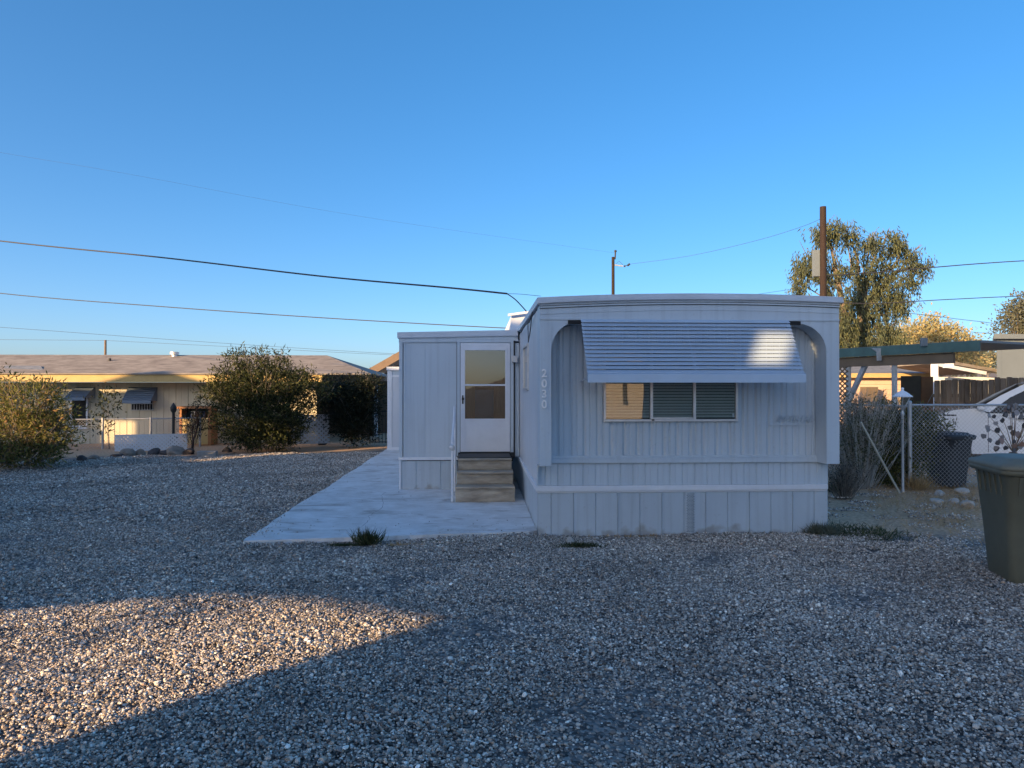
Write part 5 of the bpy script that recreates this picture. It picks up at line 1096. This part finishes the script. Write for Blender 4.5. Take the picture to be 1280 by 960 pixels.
# ---------------------------------------------------------------- hills far off
def hills():
    n = 220; V = []; Fc = []
    for i in range(n+1):
        a = 2*math.pi*i/n; r = 2300
        h = 45+30*math.sin(3*a+1)+22*math.sin(7*a+2.2)+10*math.sin(17*a)+6*math.sin(31*a+1)
        az = math.degrees(a) % 360
        h *= 1.1 if 25 < az < 60 else (.35 if (az < 25 or az > 320) else 5.5 if 160 < az < 205 else 1)
        h = max(h, 8)
        for k, (dr, f) in enumerate(((-500, 0), (-260, .45+.1*math.sin(23*a)), (-120, .8+.06*math.sin(41*a)), (0, 1), (600, .0))): V.append(((r+dr)*math.sin(a), (r+dr)*math.cos(a), h*f-1))
    for i in range(n):
        for k in range(4): b = i*5+k; Fc.append((b, b+5, b+6, b+1))
    mb = MB().add(V, Fc, True); o = mb.build('hills', M['hill'], None, fix=False); o['kind'] = 'structure'
hills()
# thin streak of cloud low on the right
# ---------------------------------------------------------------- unseen buildings and tree added behind the camera to shape shade and reflections
SV = Vector((math.sin(R(SUN_AZ-180)), math.cos(R(SUN_AZ-180)), 0)); PV = Vector((SV.y, -SV.x, 0)); TE = math.tan(R(SUN_EL))
M['stucco_grey'] = mat('grey_stucco', (.09, .11, .13), .9, var=.06, vscale=3)
M['stucco'] = mat('tan_stucco', (.54, .45, .36), .9, var=.06, vscale=3)
V0 = -9.0
def shade_facade(name, cols, v0, th, m_, parent):
    mb = MB()
    for u0, u1, iv in cols:
        for zb0, zt0, zb1, zt1 in iv:
            c = [(u0, zb0), (u1, zb1), (u1, zt1), (u0, zt0)]; vs = [PV*u+SV*v0+Vector((0, 0, z)) for u, z in c]+[PV*u+SV*(v0-th)+Vector((0, 0, z)) for u, z in c]
            mb.add(vs, [(0, 1, 2, 3), (7, 6, 5, 4), (0, 4, 5, 1), (1, 5, 6, 2), (2, 6, 7, 3), (3, 7, 4, 0)])
    return mb.build(name, m_, parent)
Z = lambda w_, v0=V0: w_ - v0*TE
nh = empty('shade_caster_house', PV*-3+SV*V0, 'unseen two-storey house front added behind the camera, cut to shape the shade', 'house')  # added unseen front, its gaps shaped for the sun patches
G_ = lambda v: Z(v*TE)                      # height in the wall plane of the ray that lands on the ground at distance v
A_ = lambda z, v: Z(z+v*TE)
T0 = Z(5.15); T = Z(7.3)
cols = [(-11, -8, [(G_(.1), T0, G_(.9), T0)]), (-8, -7, [(G_(.9), T, G_(1.35), T)]), (-7, -6.04, [(G_(1.35), T, G_(2.93), T)]), (-6.04, -5.41, [(G_(2.93), T, G_(3.35), T)]), (-5.41, -4.15, [(G_(3.35), T, G_(3.75), T)]),
        (-4.15, -3.54, [(0, T, 0, T)]), (-3.54, -3.26, [(0, A_(2.03, 8.2), 0, A_(2.03, 8.5)), (A_(2.46, 8.4), T, A_(2.46, 8.6), T)]), (-3.26, 0.0, [(0, T, 0, T)]), (0, 3.0, [(0, T0, 0, T0)])]
shade_facade('front_wall', cols, V0, .15, M['stucco_grey'], nh)
for u in (-7.6, -10.9): p = PV*u+SV*(V0-.1); MB().tube([p, p+Vector((0, 0, 1.5))], .05, 8).build('shade_caster_post', M['white'], nh)
a4 = [PV*-11+SV*(V0-.16), PV*3+SV*(V0-.16), PV*3+SV*(V0-6), PV*-11+SV*(V0-6)]
MB().add([(p.x, p.y, 4.4) for p in a4]+[(p.x, p.y, 4.55) for p in a4], [(3, 2, 1, 0), (4, 5, 6, 7), (0, 1, 5, 4), (1, 2, 6, 5), (2, 3, 7, 6), (3, 0, 4, 7)]).build('flat_roof', M['shingle_g'], nh)
MB().tube([PV*-10.9+SV*(V0-6)+Vector((0, 0, 0)), PV*-10.9+SV*(V0-6)+Vector((0, 0, 4.4))], .1, 8).build('shade_caster_post', M['white'], nh)
lh = empty('long_shade_caster', PV*-20+SV*V0, 'long unseen tan wall with a sloping top added behind the camera at left to cast shade', 'building')  # added unseen wall, openings placed to let light onto shrub and yellow house
cols = [(-34, -26.0, [(0, A_(1.2, 6), 0, A_(1.8, 7.5))]), (-26.0, -25.25, [(0, A_(0, 8), 0, A_(0.1, 8.3)), (A_(.8, 8), A_(1.8, 7.5), A_(.85, 8.3), A_(1.9, 8))]), (-25.25, -24, [(0, A_(1.9, 8), 0, A_(2.3, 9.8))]), (-24, -23.0, [(0, A_(0, 9.7), 0, A_(0, 10)), (A_(1.15, 9.7), A_(2.3, 9.8), A_(1.1, 10.2), A_(2.1, 9.8))]), (-23, -20.3, [(0, A_(2.1, 9.8), 0, A_(1.35, 9.1))]),
        (-20.3, -17.7, [(0, A_(.50, 4.1), 0, A_(.65, 4.6)), (A_(2.1, 4.3), A_(1.35, 9.1), A_(2.1, 4.3), A_(1.75, 11)) if A_(1.35, 9.1) > A_(2.1, 4.3)+.05 else (A_(1.3, 9.1)-.05, A_(1.35, 9.1), A_(1.6, 11), A_(1.75, 11))]), (-17.7, -11.0, [(0, A_(2.7, 11), 0, A_(3.0, 11))])]
shade_facade('front_wall', cols, V0, .2, M['stucco'], lh)
# unseen loose tree added so its gaps dapple the sunlit strip
plant('dapple_tree', 'thin open tree added unseen behind the camera to dapple the sunlit gravel', 'tree', PV*-6.0+SV*-6.0,
      [(PV*-6.3+SV*-6.0+Vector((0, 0, 1.75)), (.45, .3, .22)), (PV*-5.5+SV*-6.0+Vector((0, 0, 1.8)), (.5, .3, .16)), (PV*-5.0+SV*-6.0+Vector((0, 0, 1.55)), (.3, .3, .15))], 34, 7, (.10, .04), L_dark, M['twig'], .025, .07, skel=2, crown='crown')
# unseen house added behind the camera so its sunlit wall reflects in the panes
rh = empty('reflection_house', (10.5, -22, 0), 'low tan stucco house added unseen behind the camera, sunlit to reflect in the front window', 'house')
MB().box(7.5, 14, -30, -14.6, 0, 3.3).build('wall', M['stucco'], rh); MB().box(7.1, 14.4, -30.4, -14.2, 3.302, 3.5).build('roof', M['shingle'], rh)
MB().box(7.47, 7.499, -19.2, -18.1, 1, 2.2).build('window', M['dark'], rh)
